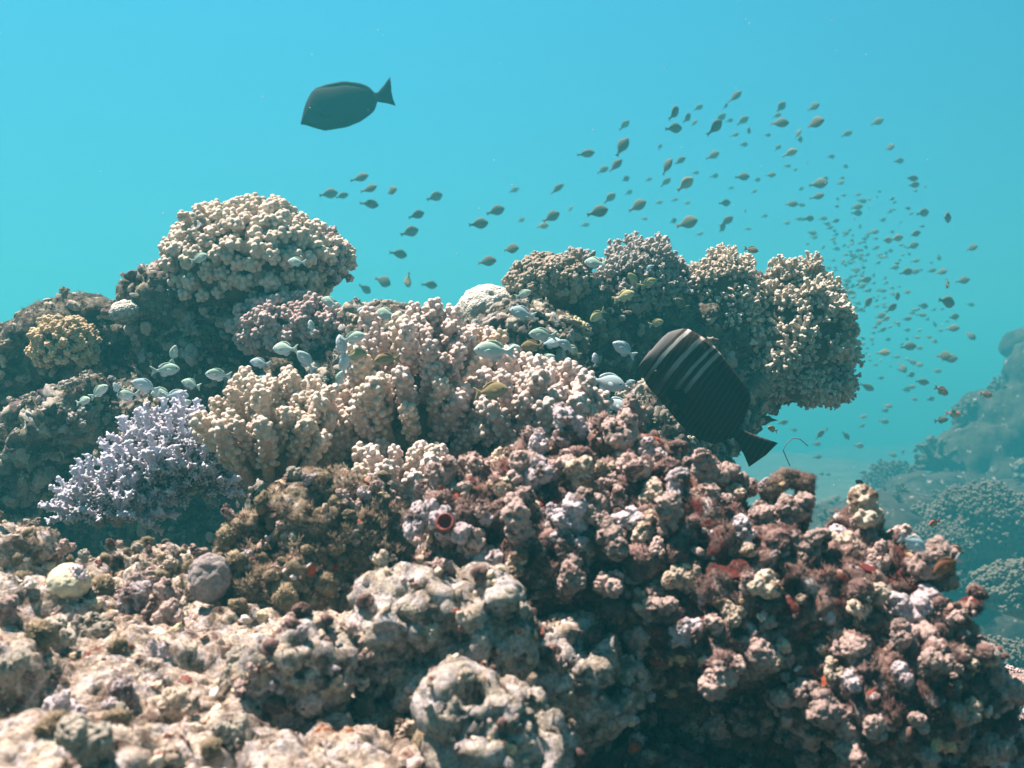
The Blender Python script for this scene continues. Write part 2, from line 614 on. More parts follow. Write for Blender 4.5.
def proto_bush():
    """finely lobed bushy branch"""
    bm = bmesh.new()
    add_limb(bm, (0, 0, -.5), (0, 0, .5), .26, .28)
    for d in fib(15, 0.0):
        L = random.uniform(.75, 1.15)
        t = Vector((d.x * .66, d.y * .66, .25 + d.z * .85)) * L + rv(.08)
        add_limb(bm, (0, 0, .15), t, .16, .10, 8)
        for k in range(7):
            e = (d * .6 + rv(.8)).normalized() * random.uniform(.08, .17)
            add_ball(bm, t + e, random.uniform(.055, .105), sub=1)
    me = remeshed(bm, .034, 0)
    return displace(me, (('fbm', 7, .04),), random.randrange(99))


def proto_smooth_finger():
    bm = bmesh.new()
    add_limb(bm, (0, 0, -.4), (0, 0, 1.0), .22, .26)
    for i in range(3):
        a = 2.09 * i + random.uniform(-.4, .4)
        t = Vector((math.cos(a) * .5, math.sin(a) * .5, random.uniform(.7, 1.2)))
        add_limb(bm, (0, 0, .2), t, .2, .23)
        add_ball(bm, t + Vector((random.uniform(-.1, .1), random.uniform(-.1, .1), .2)), .22)
    return displace(remeshed(bm, .05, 3), (('fbm', 3, .08),), random.randrange(99))


def proto_nub():
    """stump of a dead branch, overgrown"""
    bm = bmesh.new()
    lean = rv(.25)
    lean.z = 0
    top = lean + Vector((0, 0, random.uniform(.8, 1.6)))
    add_limb(bm, (0, 0, -.5), top, random.uniform(.38, .55), random.uniform(.30, .48))
    for i in range(random.choice((1, 2, 3))):
        a = random.uniform(0, 6.28)
        t = Vector((math.cos(a) * .7, math.sin(a) * .7, random.uniform(.6, 1.5)))
        add_limb(bm, (0, 0, random.uniform(0, .5)), t, .34, random.uniform(.22, .4))
    for i in range(5):
        d = rv(1).normalized()
        add_ball(bm, top + d * .3, random.uniform(.18, .34), sub=2)
    me = remeshed(bm, .045, 2)
    s = random.randrange(99)
    return displace(me, (('fbm', 1.6, .30), ('lump', 3.2, .16), ('fbm', 6, .14), ('pit', 4, .12)), s)


def proto_tuft():
    """cushion of turf algae: a lobed ball with hair-like spikes"""
    bm = bmesh.new()
    bmesh.ops.create_icosphere(bm, subdivisions=6, radius=1.0)
    me = bpy.data.meshes.new('tuft')
    bm.to_mesh(me)
    bm.free()
    co, no = co_no(me)
    s = random.randrange(99)
    base = 0.74 + .55 * fbm(co * 1.5, 3, s)
    sp = rng.random(len(co))
    spike = np.where(sp > .66, .03 + .26 * rng.random(len(co)) ** 1.6, 0)
    co2 = co * (base + spike)[:, None] + (rng.random(co.shape) - .5) * .04
    co2[:, 2] = co2[:, 2] * .8 + .2
    set_co(me, co2)
    return me


PR = {}
for kind, fn, n in (('cauli', proto_cauliflower, 5), ('finger', proto_finger, 5), ('stag', proto_staghorn, 5), ('bush', proto_bush, 5),
                    ('yfinger', proto_smooth_finger, 3), ('nub', proto_nub, 9), ('tuft', proto_tuft, 5)):
    PR[kind] = []
    for i in range(n):
        me = fn()
        me.name = 'proto_' + kind + str(i)
        PR[kind].append(me)


def proto(kind, mat):
    return with_mat(random.choice(PR[kind]), M[mat])


# ------------------------------------------------------------------ seabed and water
def sheet(name, x0, x1, y0, y1, nx, ny, fz, mat):
    xs, ys = np.linspace(x0, x1, nx), np.linspace(y0, y1, ny)
    X, Y = np.meshgrid(xs, ys)
    pts = np.stack([X.ravel(), Y.ravel(), np.zeros(X.size)], 1)
    pts[:, 2] = fz(pts)
    idx = np.arange(nx * ny).reshape(ny, nx)
    f = np.stack([idx[:-1, :-1], idx[:-1, 1:], idx[1:, 1:], idx[1:, :-1]], -1).reshape(-1, 4)
    me = bpy.data.meshes.new(name)
    me.from_pydata(pts.tolist(), [], f.tolist())
    o = obj(name, finish(me, mat))
    o['kind'] = 'structure'
    return o


sheet('seabed', -24, 24, -1.5, 45, 161, 161, lambda p: -1.5 - .03 * np.clip(p[:, 1] - 3, 0, 40) + .10 * fbm(p * .6, 3, 4) + .8 * fbm(p * .13, 4, 6) * np.clip((p[:, 1] - 10) / 20, 0, 1), M['sand'])


def bed_z(p):
    x, y = p[:, 0], p[:, 1]
    z = -.30 - .07 * np.clip(y - .9, 0, 9) - .02 * np.clip(.6 - y, 0, 2)
    wob = .16 * fbm(p * 2.2, 4, 21)
    edge = np.clip((x - (.56 + .05 * y) + wob) / .55, 0, 1)
    back = np.clip((y - 2.8 + wob) / .6, 0, 1)
    z = z - .13 - 1.0 * np.maximum(edge, back) ** 1.2
    return z + .07 * fbm(p * 4, 4, 8) + .03 * fbm(p * 15, 4, 9)


sheet('reef_bed', -3.0, 1.5, -.4, 3.4, 420, 360, bed_z, M['bed'])


# ------------------------------------------------------------------ coral colony builder
def colony(name, label, cat, c, radii, kind, mats, n, size, zmin=-.3, up=.15, core_layers=None, group=None, front=True, jitter=.10,
           part_name='branch', core_scale=.84, squash=1.0, ragged=(.86, 1.06)):
    """a coral head: a core and branches standing out of it in all directions"""
    c = Vector(c)
    r = Vector(radii)
    root = thing(name, label, cat, c - Vector((0, 0, r.z * .9)), group)
    core = blob([((c.x, c.y, c.z), tuple(x * core_scale for x in r))], max(r) / 16, core_layers or (('fbm', 2.2 / max(r), max(r) * .10), ('fbm', 9 / max(r), max(r) * .05)), random.randrange(99))
    obj('coral_base', core, root, M['core'])
    dirs, m_ = [], n
    while len(dirs) < n - 1:                     # evenly over all sides but the far back
        dirs = [d for d in fib(m_, zmin) if d.y < .55]
        m_ += 3
    dirs = dirs[:n]
    for d in dirs:
        d = (d + rv(jitter)).normalized()
        k = random.uniform(*ragged)
        loc = c + Vector((d.x * r.x, d.y * r.y, d.z * r.z)) * k * .92
        nrm = Vector((d.x / r.x, d.y / r.y, d.z / r.z)).normalized()
        ax = (nrm + Vector((0, 0, up)) + rv(.12)).normalized()
        s = size * random.uniform(.82, 1.18)
        place(part_name, proto(kind, random.choice(mats)), root, loc - ax * s * .7, ax, (s, s, s * squash))
    return root


# ------------------------------------------------------------------ back left outcrop
D = 2.0
k = D / F        # metres per pixel at that depth


def rock(name, label, cat, spec, d, voxel, layers, mat, seed=0, part='rock_body'):
    """spec: (px, py, rx px, rz px [, depth offset m, ry px])"""
    balls = []
    for s in spec:
        px, py, rx, rz = s[:4]
        dd = d + (s[4] if len(s) > 4 else 0)
        kk = dd / F
        ry = (s[5] if len(s) > 5 else (rx + rz) / 2) * kk
        balls.append((P(px, py, dd), (rx * kk, ry, rz * kk)))
    me = blob(balls, voxel, layers, seed)
    base = Vector((sum(b[0].x for b in balls) / len(balls), d, min(b[0].z - b[1][2] for b in balls)))
    root = thing(name, label, cat, base)
    o = obj(part, me, root, M[mat])
    return root, o, me


def scatter(me, n, mind, ok=None, seed=0):
    co, no = co_no(me)
    r = np.random.default_rng(seed)
    idx = r.permutation(len(co))
    got = []
    pts = np.empty((n, 3))
    for i in idx:
        if ok is not None and not ok(co[i], no[i]):
            continue
        if got:
            q = pts[:len(got)] - co[i]
            if (q * q).sum(1).min() < mind * mind:
                continue
        pts[len(got)] = co[i]
        got.append((Vector(co[i]), Vector(no[i])))
        if len(got) >= n:
            break
    return got


def facing(co, no):
    """vertices on sides that can be seen: towards the lens side, the flanks or up"""
    v = -co / np.linalg.norm(co)
    return no @ v > -.15 or no[2] > .6


def merged(name, tv, tf, mats4, root, mat):
    """many small copies of a few templates as one mesh"""
    V, Fc, off = [], [], 0
    for k, m4 in enumerate(mats4):
        v, f = tv[k % len(tv)], tf[k % len(tf)]
        V.append(v @ m4[:3, :3].T + m4[:3, 3])
        Fc.append(f + off)
        off += len(v)
    V, Fc = np.concatenate(V), np.concatenate(Fc)
    me = bpy.data.meshes.new(name)
    me.vertices.add(len(V))
    me.vertices.foreach_set('co', V.ravel())
    me.loops.add(Fc.size)
    me.loops.foreach_set('vertex_index', Fc.ravel().astype(np.int32))
    me.polygons.add(len(Fc))
    me.polygons.foreach_set('loop_start', np.arange(0, Fc.size, 3, dtype=np.int32))
    me.update(calc_edges=True)
    me.validate()
    o = obj(name, me, root, mat)
    o['kind'] = 'stuff'
    return o


def _templates():
    gv, gf, bv, bf = [], [], [], []
    for k in range(8):
        bm = bmesh.new()
        bmesh.ops.create_icosphere(bm, subdivisions=3, radius=1.0)
        co = np.array([v.co[:] for v in bm.verts])
        gf.append(np.array([[v.index for v in f.verts] for f in bm.faces]))
        bm.free()
        co = co * (1 + .75 * fbm(co * 1.1, 2, k) + .5 * fbm(co * 2.6, 3, k + 50))[:, None] * np.array([1, .8 + .3 * (k % 3), .8])
        gv.append(co)
    r = np.random.default_rng(3)
    for k in range(8):
        v, f = [], []
        for b in range(11):
            a = r.uniform(0, 6.283)
            base = np.array([math.cos(a), math.sin(a), 0]) * r.uniform(0, .35)
            tip = base * 2.6 + np.array([r.uniform(-.3, .3), r.uniform(-.3, .3), r.uniform(.5, 1.15)])
            n = len(v)
            for q in range(3):
                t = a + q * 2.094
                v.append(base + .075 * np.array([math.cos(t), math.sin(t), -1.5]))
            v.append(tip)
            f += [[n, n + 1, n + 3], [n + 1, n + 2, n + 3], [n + 2, n, n + 3]]
        bv.append(np.array(v))
        bf.append(np.array(f))
    return gv, gf, bv, bf


GV, GF, BV, BF = _templates()


def xf(c, n, s, tilt=.5):
    z = (Vector(n) + rv(tilt)).normalized()
    q = (z.to_track_quat('Z', 'Y') @ Quaternion((0, 0, 1), random.uniform(0, 6.28))).to_matrix().to_4x4()
    return np.array(Matrix.Translation(c) @ q @ Matrix.Diagonal((s[0], s[1], s[2], 1)))


def litter(root, me, grit, turf, mat, turf_mat, gsize, tsize, seed, ok=None):
    """uncountable small rubble and a fuzz of turf algae, in patches"""
    co, no = co_no(me)
    r = np.random.default_rng(seed)
    v = -co / np.linalg.norm(co, axis=1)[:, None]
    vis = ((no * v).sum(1) > -.1) | (no[:, 2] > .6)
    idx = r.permutation(np.nonzero(vis)[0])
    patch = fbm(co * 28, 3, seed)
    gi = [i for i in idx if patch[i] > -.08][:grit]
    ms = []
    for i in gi:
        k = gsize * (r.random() ** 2.2 * 1.6 + .25)
        ms.append(xf(Vector(co[i]), no[i], (k, k * r.uniform(.6, 1.2), k * r.uniform(.5, 1.1)), .9))
    merged('rubble_grit', GV, GF, ms, root, M[mat])
    ti = [i for i in idx if patch[i] < .10][:turf]
    ms = []
    for i in ti:
        k = tsize * r.uniform(.45, 1.2)
        ms.append(xf(Vector(co[i]), no[i] + np.array([0, 0, .4]), (k, k, k), .5))
    merged('turf_fuzz', BV, BF, ms, root, M[turf_mat])


def encrust(root, me, seed, n=1):
    litter(root, me, int(1500 * n), int(2600 * n), 'grit_back', 'fuzz_back', .0085, .0085, seed)
    spots = scatter(me, 40, .035, lambda c, n_: facing(c, n_), seed + 3)
    for c_, n_ in spots:
        kd, mt = random.choice((('cauli', 'crust_grey'), ('bush', 'crust_grey'), ('cauli', 'leather'), ('stag', 'staghorn_pale')))
        place('coral_tuft', proto(kd, mt), root, c_ - n_ * .004, n_ + Vector((0, 0, .5)), random.uniform(.010, .022))


BACK = (('fbm', 7, .045), ('lump', 16, .018), ('fbm', 30, .014), ('lump', 55, .007), ('fbm', 95, .005))

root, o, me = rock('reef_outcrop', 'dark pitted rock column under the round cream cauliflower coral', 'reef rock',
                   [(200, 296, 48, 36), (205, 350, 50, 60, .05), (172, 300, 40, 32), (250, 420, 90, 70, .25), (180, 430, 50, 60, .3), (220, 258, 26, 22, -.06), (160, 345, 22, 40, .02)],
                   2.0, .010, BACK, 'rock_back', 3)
encrust(root, me, 201, 1)
for c_, n_ in scatter(me, 70, .018, facing, 1):
    place('knob', proto('nub', random.choice(('nub_grey', 'nub_grey', 'nub_brown'))), root, c_ - n_ * .004, n_ + Vector((0, 0, .5)), random.uniform(.006, .014))

root, o, me = rock('reef_outcrop', 'low knobbly reef ridge at the far left edge against open water', 'reef rock',
                   [(70, 345, 56, 36), (25, 365, 46, 40, .05), (120, 338, 32, 30), (90, 320, 36, 24), (-20, 400, 50, 80, .1), (150, 335, 26, 30, .05), (120, 440, 150, 100, .75), (40, 540, 110, 80, .7), (200, 540, 110, 80, .7)],
                   2.05, .011, BACK, 'rock_back', 5)
encrust(root, me, 202, 1.3)
for c_, n_ in scatter(me, 80, .018, lambda c, n: facing(c, n) and c[2] > -.05, 2):
    place('knob', proto('nub', random.choice(('nub_grey', 'nub_cream', 'nub_brown'))), root, c_ - n_ * .004, n_ + Vector((0, 0, .5)), random.uniform(.006, .015))

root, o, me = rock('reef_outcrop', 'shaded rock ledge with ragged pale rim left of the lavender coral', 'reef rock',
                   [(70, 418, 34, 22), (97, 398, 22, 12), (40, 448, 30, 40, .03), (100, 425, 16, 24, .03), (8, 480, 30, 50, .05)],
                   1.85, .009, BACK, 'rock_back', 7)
encrust(root, me, 203, 0.5)
for c_, n_ in scatter(me, 50, .014, lambda c, n: facing(c, n) and n[2] > .2, 3):
    place('knob', proto('nub', random.choice(('nub_grey', 'nub_grey', 'nub_lilac'))), root, c_ - n_ * .003, n_ + Vector((0, 0, .6)), random.uniform(.005, .010))

colony('cauliflower_coral', 'large round cream cauliflower coral on top of the left rock column', 'coral', P(250, 262, 2.0), (.158, .15, .110),
       'cauli', ['cauli_cream'], 88, .037, zmin=-.62)
colony('cauliflower_coral', 'small lobe of knobbly coral on right flank of the big round coral', 'coral', P(327, 262, 2.02), (.046, .05, .055),
       'cauli', ['cauli_cream', 'cauli_pink'], 24, .026, zmin=-.5)
colony('cauliflower_coral', 'dusty pink cauliflower coral below the round cream coral', 'coral', P(292, 330, 1.9), (.100, .09, .060),
       'cauli', ['cauli_pink'], 56, .029, zmin=-.5)
colony('cauliflower_coral', 'small yellowish cauliflower coral on the far left ridge', 'coral', P(66, 345, 1.95), (.058, .055, .048),
       'cauli', ['cauli_yellow'], 40, .0225, zmin=-.6)


# small rounded stony coral on that ridge
def dome(name, label, cat, c, radii, mat, layers, voxel):
    me = blob([((c.x, c.y, c.z), radii)], voxel, layers, random.randrange(99))
    centre_origin(me, c)
    o = obj(name, me, None, M[mat])
    o.location = c
    return tag(o, label, cat)


dome('stony_coral', 'smooth pale rounded coral lump on the left ridge beside the dark hollow', 'coral', P(125, 312, 1.93), (.026, .026, .022), 'dome', (('fbm', 20, .006), ('lump', 120, .003)), .003)

# ------------------------------------------------------------------ lavender staghorn corals
def bush(name, label, c, spread, kind, mats, n, size, tilt=1.0, group=None, squash=1.0, cat='coral', part='branch', forward=.0, wild=.22):
    """branches fanning up and outwards from a common base"""
    c = Vector(c)
    root = thing(name, label, cat, c, group)
    co = blob([((c.x, c.y, c.z), (spread[0] * .72, spread[1] * .72, spread[2] * .62))], spread[0] / 14, (('fbm', 3 / spread[0], spread[0] * .1),), random.randrange(99))
    obj('coral_base', co, root, M['core'])
    for i in range(n):
        a, rr = i * 2.39996, math.sqrt((i + .5) / n)
        d = Vector((math.cos(a) * rr, math.sin(a) * rr, 0))
        loc = c + Vector((d.x * spread[0], d.y * spread[1], spread[2] * (1 - .75 * rr * rr) + random.uniform(-.1, .1) * spread[2]))
        ax = Vector((d.x * tilt, d.y * tilt - forward, 1.0)) + rv(wild)
        s = size * random.uniform(.8, 1.2)
        place(part, proto(kind, random.choice(mats)), root, loc - ax.normalized() * s * .9, ax, (s, s, s * squash))
    return root


colony('staghorn_coral', 'tall lavender branching coral with whitish tips below the green fish', 'coral', P(182, 470, 1.54), (.098, .08, .070), 'stag',
       ['staghorn_lilac'], 56, .047, zmin=-.35, up=.6, core_scale=.5, jitter=.2)
colony('staghorn_coral', 'lower lavender branching coral reaching left into the dark hollow', 'coral', P(112, 508, 1.50), (.066, .06, .042), 'stag',
       ['staghorn_lilac'], 30, .043, zmin=-.3, up=.4, core_scale=.5, jitter=.2)

# ------------------------------------------------------------------ finger corals in the middle
colony('finger_coral', 'cream finger coral with beaded columns right of the lavender coral', 'coral', P(276, 450, 1.35), (.066, .06, .052), 'finger',
       ['finger_cream'], 34, .0215, zmin=-.3, up=1.2, core_scale=.7, jitter=.15)
colony('finger_coral', 'tallest cream pink finger coral in the middle of the reef', 'coral', P(412, 425, 1.40), (.076, .075, .110), 'finger',
       ['finger_pink', 'finger_cream', 'finger_pink'], 50, .0225, zmin=-.4, up=1.0, core_scale=.7, jitter=.2, ragged=(.78, 1.14))
colony('finger_coral', 'pinkish finger coral between the tall finger coral and the dark hollow', 'coral', P(538, 430, 1.37), (.056, .055, .046), 'finger',
       ['finger_pink'], 32, .0215, zmin=-.3, up=1.1, core_scale=.7, jitter=.15)
bush('finger_coral', 'small orange tinted finger coral behind the tall middle one', P(468, 385, 1.46), (.042, .03, .040), 'finger', ['finger_orange', 'finger_pink'], 14, .0185, .7)
colony('finger_coral', 'low cluster of beaded coral fingers in front of the tall finger coral', 'coral', P(405, 512, 1.27), (.058, .04, .046), 'finger',
       ['finger_pink', 'finger_cream'], 26, .0170, zmin=-.2, up=1.0, core_scale=.7, jitter=.15)

root, o, me = rock('reef_outcrop', 'brown rock base carrying the finger corals in the middle', 'reef rock',
                   [(330, 525, 70, 40), (420, 520, 100, 60), (540, 490, 80, 40), (470, 450, 90, 50, .06), (350, 470, 40, 40, .06)], 1.44, .008, BACK, 'rock_back', 15)
encrust(root, me, 207, 1)
# ------------------------------------------------------------------ middle background
root, o, me = rock('reef_outcrop', 'pale speckled rock behind the tall finger coral', 'reef rock',
                   [(380, 350, 50, 40), (350, 390, 50, 50), (440, 370, 70, 50, .1), (520, 350, 60, 40), (480, 400, 90, 60, .05)],
                   1.9, .010, BACK, 'rock_back', 9)
encrust(root, me, 204, 1)
for c_, n_ in scatter(me, 60, .02, lambda c, n: facing(c, n) and c[2] > -.03, 4):
    place('knob', proto('nub', random.choice(('nub_grey', 'nub_grey', 'nub_cream'))), root, c_ - n_ * .003, n_ + Vector((0, 0, .5)), random.uniform(.006, .013))
bush('table_coral', 'flat greyish table coral of tiny tips between the two finger corals and open water', P(386, 318, 2.05), (.085, .07, .020), 'stag', ['staghorn_pale'], 80, .0165, .5)
dome('stony_coral', 'pale grey domed stony coral in the gap of open water', 'coral', P(487, 312, 2.0), (.056, .055, .050), 'dome', (('fbm', 9, .012), ('lump', 55, .006), ('fbm', 120, .004)), .004)

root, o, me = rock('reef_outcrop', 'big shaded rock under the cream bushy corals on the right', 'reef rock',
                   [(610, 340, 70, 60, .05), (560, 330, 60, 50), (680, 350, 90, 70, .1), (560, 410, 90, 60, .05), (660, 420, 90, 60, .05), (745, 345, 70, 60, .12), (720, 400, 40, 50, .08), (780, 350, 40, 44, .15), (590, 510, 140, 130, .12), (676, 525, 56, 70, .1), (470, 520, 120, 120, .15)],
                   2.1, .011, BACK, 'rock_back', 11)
encrust(root, me, 205, 1.3)
for c_, n_ in scatter(me, 60, .03, facing, 5):
    place('knob', proto('nub', random.choice(('nub_grey', 'nub_brown'))), root, c_ - n_ * .003, n_ + Vector((0, 0, .5)), random.uniform(.006, .013))
root, o, me = rock('reef_outcrop', 'speckled grey green rock under the striped fish', 'reef rock',
                   [(668, 425, 44, 44), (690, 460, 40, 40), (640, 460, 40, 40)], 1.68, .007, BACK, 'rock_back', 13)
encrust(root, me, 206, 0.5)
for c_, n_ in scatter(me, 90, .012, lambda c, n: facing(c, n), 6):
    place('knob', proto('stag', 'staghorn_pale'), root, c_ - n_ * .002, n_ + Vector((0, 0, .5)), random.uniform(.006, .010))

colony('leather_coral', 'brown grey lumpy soft coral left of the dark shaded coral', 'coral', P(548, 285, 2.0), (.078, .07, .060),
       'cauli', ['leather'], 44, .027, zmin=-.4, squash=.8)
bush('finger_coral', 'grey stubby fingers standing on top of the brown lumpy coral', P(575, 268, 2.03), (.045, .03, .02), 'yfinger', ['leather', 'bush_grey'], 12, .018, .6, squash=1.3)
bush('finger_coral', 'tiny yellow finger coral in front of the brown lumpy coral', P(566, 335, 1.88), (.034, .03, .020), 'yfinger', ['yellow_finger'], 16, .0165, .8, squash=1.2)
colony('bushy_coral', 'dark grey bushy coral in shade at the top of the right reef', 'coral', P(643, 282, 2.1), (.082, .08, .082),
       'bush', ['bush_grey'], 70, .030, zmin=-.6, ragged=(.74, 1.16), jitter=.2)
colony('bushy_coral', 'pale cream bushy coral just right of the dark grey one', 'coral', P(724, 300, 2.12), (.078, .08, .100),
       'bush', ['bush_cream'], 66, .028, zmin=-.6, ragged=(.74, 1.16), jitter=.2)
colony('bushy_coral', 'largest cream bushy coral overhanging open water on the right', 'coral', P(797, 336, 2.12), (.110, .11, .145),
       'bush', ['bush_cream'], 100, .036, zmin=-.85, ragged=(.74, 1.16), jitter=.2)
colony('bushy_coral', 'lower right lobe of greyish bushy coral hanging over blue water', 'coral', P(822, 385, 2.12), (.062, .07, .040),
       'bush', ['bush_cream', 'bush_grey'], 44, .026, zmin=-.95, up=0)

# ------------------------------------------------------------------ foreground rubble
SLOPE = (('fbm', 7, .040), ('lump', 12, .022), ('pit', 16, .034), ('fbm', 34, .014), ('lump', 70, .005), ('pit', 60, .008), ('fbm', 130, .0045), ('lump', 210, .002))
FORE = (('fbm', 8, .030), ('lump', 17, .022), ('pit', 20, .030), ('fbm', 36, .015), ('lump', 65, .0085), ('pit', 48, .011), ('fbm', 130, .0035), ('lump', 210, .0018))


CLUMP = (('fbm', 8, .030), ('lump', 20, .026), ('fbm', 40, .012), ('lump', 60, .009), ('pit', 45, .010), ('fbm', 130, .004), ('lump', 190, .002))


def dress(root, me, nubs, tufts, nub_mats, size, tuft_size, seed, ok=facing, tuft_mat='tuft', up=.5, mind=None):
    for c_, n_ in scatter(me, nubs, mind or size * .9, ok, seed):
        s = size * random.uniform(.45, 1.25)
        place('knob', proto('nub', random.choice(nub_mats)), root, c_ - n_ * s * .2, n_ + Vector((0, 0, up)) + rv(.35), s * .9)
    for c_, n_ in scatter(me, tufts, tuft_size * 1.1, ok, seed + 50):
        s = tuft_size * random.uniform(.35, 1.25)
        place('algae_tuft', proto('tuft', tuft_mat), root, c_ + n_ * s * .25, n_ + Vector((0, 0, .3)), s)


root, o, me = rock('rubble_slope', 'broad pale rubble slope filling the lower left foreground', 'reef rock',
                   [(110, 740, 260, 90, 0, 180), (300, 770, 200, 80, -.05, 150), (20, 660, 150, 70, .12), (200, 660, 120, 50, .12), (330, 690, 110, 60, .06), (-60, 720, 140, 100, -.05), (60, 830, 260, 60, -.22, 120), (420, 760, 110, 60, -.02)],
                   .92, .0032, SLOPE, 'rubble_pale', 21)
top_only = lambda c, n: facing(c, n) and n[2] > -.2
litter(root, me, 600, 1700, 'grit_pale', 'fuzz_olive', .0036, .0040, 101)
dress(root, me, 62, 48, ['nub_cream', 'nub_grey', 'nub_lilac', 'nub_brown', 'nub_grey'], .0185, .0115, 31, top_only, 'tuft_olive', mind=.020)
for c_, n_ in scatter(me, 14, .05, top_only, 77):
    place('sponge_crust', proto('nub', random.choice(('sponge_red', 'sponge_orange'))), root, c_ - n_ * .004, n_, random.uniform(.004, .007))
root, o, me = rock('rubble_hummock', 'rough hummock of yellowish rubble behind the pale slope near the grey ball', 'reef rock',
                   [(150, 590, 58, 42), (110, 620, 60, 30), (180, 630, 60, 30)], 1.12, .0032, FORE, 'rubble_pale', 23)
litter(root, me, 300, 900, 'grit_pale', 'fuzz_olive', .0034, .0048, 102)
dress(root, me, 50, 34, ['nub_cream', 'nub_grey', 'nub_brown'], .010, .008, 32, top_only, 'tuft_olive')
root, o, me = rock('rubble_hummock', 'rough hummock of rubble at left edge below the dark hollow', 'reef rock',
                   [(10, 590, 40, 50), (-20, 630, 60, 60), (40, 640, 50, 30)], 1.15, .0034, FORE, 'rubble_pale', 25)
litter(root, me, 260, 900, 'grit_pale', 'fuzz_olive', .0034, .0048, 103)
dress(root, me, 44, 30, ['nub_grey', 'nub_grey', 'nub_brown', 'nub_cream'], .011, .008, 33, top_only, 'tuft_olive')

root, o, me = rock('turf_boulder', 'brown turf covered boulder below the cream finger coral', 'reef rock',
                   [(298, 575, 56, 68), (345, 560, 52, 56, .03), (270, 600, 44, 48, -.02), (380, 600, 46, 46, .03), (328, 512, 26, 24, .02)],
                   1.12, .0036, FORE, 'rubble_brown', 27)
litter(root, me, 700, 3600, 'grit_dark', 'fuzz_olive', .0032, .0066, 104)
dress(root, me, 70, 80, ['nub_brown', 'nub_grey', 'nub_lilac', 'nub_brown'], .0105, .011, 34, facing, 'tuft_olive')
root, o, me = rock('crusted_rock', 'rounded rock with chalky white top and brown front at lower left centre', 'reef rock',
                   [(290, 672, 50, 50), (318, 660, 30, 40), (275, 690, 44, 44)], .86, .0028, FORE, 'rock_white', 29)
litter(root, me, 140, 260, 'grit_pale', 'fuzz_olive', .0026, .0034, 105)
dress(root, me, 22, 16, ['nub_lilac', 'nub_cream', 'nub_brown'], .008, .008, 35)
root, o, me = rock('crusted_rock', 'large hollow topped pale rock in the centre foreground', 'reef rock',
                   [(395, 640, 36, 46), (440, 622, 50, 34, .02), (480, 630, 44, 44), (505, 650, 30, 50), (440, 680, 60, 34), (415, 605, 22, 22, .02), (565, 665, 56, 40, .03), (600, 690, 50, 34, .04)],
                   .90, .0028, FORE, 'rock_white', 37)
litter(root, me, 300, 500, 'grit_pale', 'fuzz_olive', .0028, .0036, 106)
dress(root, me, 46, 24, ['nub_lilac', 'nub_cream', 'nub_brown', 'nub_grey'], .009, .008, 36)
root, o, me = rock('crusted_rock', 'nodular whitish finger of rock at bottom centre', 'reef rock',
                   [(470, 705, 28, 22), (500, 722, 30, 24), (530, 742, 22, 20), (490, 750, 40, 24)], .78, .0024, FORE, 'rock_white', 39)
litter(root, me, 60, 120, 'grit_pale', 'fuzz_brown', .0022, .0032, 107)
dress(root, me, 16, 6, ['nub_lilac', 'nub_cream'], .006, .005, 38)

# two loose round lumps
def ball_thing(label, c, r, mat, layers, name, cat):
    me = blob([((c.x, c.y, c.z), r)], max(r) / 14, layers, random.randrange(99))
    centre_origin(me, c)
    o = obj(name, me, None, M[mat])
    o.location = c
    return tag(o, label, cat)


M['ball_grey'] = plain_mat('ball_grey', (.34, .31, .31), (.20, .17, .17), 160, .9, .15, .003)
M['ball_yellow'] = plain_mat('ball_yellow', (.64, .62, .45), (.44, .43, .33), 110, .85, .2, .003)
ball_thing('smooth grey ball sponge lodged beside the brown boulder', P(208, 580, 1.02), (.0185, .0185, .022), 'ball_grey', (('fbm', 30, .006), ('lump', 160, .0022), ('fbm', 220, .0015)), 'ball_sponge', 'sponge')
ball_thing('pale yellow rounded ball coral on rubble at left', P(69, 583, 1.02), (.019, .019, .016), 'ball_yellow', (('fbm', 30, .007), ('lump', 150, .0025), ('fbm', 200, .0015)), 'ball_coral', 'coral')

# the big dead coral clump on the right
seg = [
    ('upper left lobe of the dark dead coral clump, facing the finger corals',
     [(520, 525, 80, 50), (480, 550, 46, 46), (600, 505, 80, 44, .04), (570, 565, 90, 50, -.02), (650, 545, 80, 46, .0), (530, 480, 28, 26, .03), (608, 462, 24, 22, .05), (640, 472, 24, 22, .05)], 1.04, 41),
    ('middle of the dark dead coral clump with lilac tipped stumps',
     [(708, 510, 24, 24, .05), (700, 545, 50, 40), (752, 560, 50, 36), (800, 600, 70, 40, -.02), (740, 620, 80, 44, -.03), (690, 610, 60, 44, -.02), (850, 590, 45, 38, .02), (852, 545, 18, 20, .03), (820, 650, 60, 36, -.04), (650, 640, 60, 40, .04), (720, 700, 80, 50, .10), (640, 720, 70, 50, .10), (820, 720, 70, 46, .08), (740, 770, 120, 50, .08), (640, 780, 80, 40, .03)], .98, 43),
    ('right end of the dark dead coral clump jutting over deeper water',
     [(865, 655, 50, 42), (890, 590, 20, 22, .03), (900, 700, 66, 40, -.03), (945, 705, 36, 30), (975, 725, 28, 28), (920, 668, 30, 22, .02), (920, 750, 60, 34, .0), (985, 760, 40, 30, .05)], .93, 47),
]
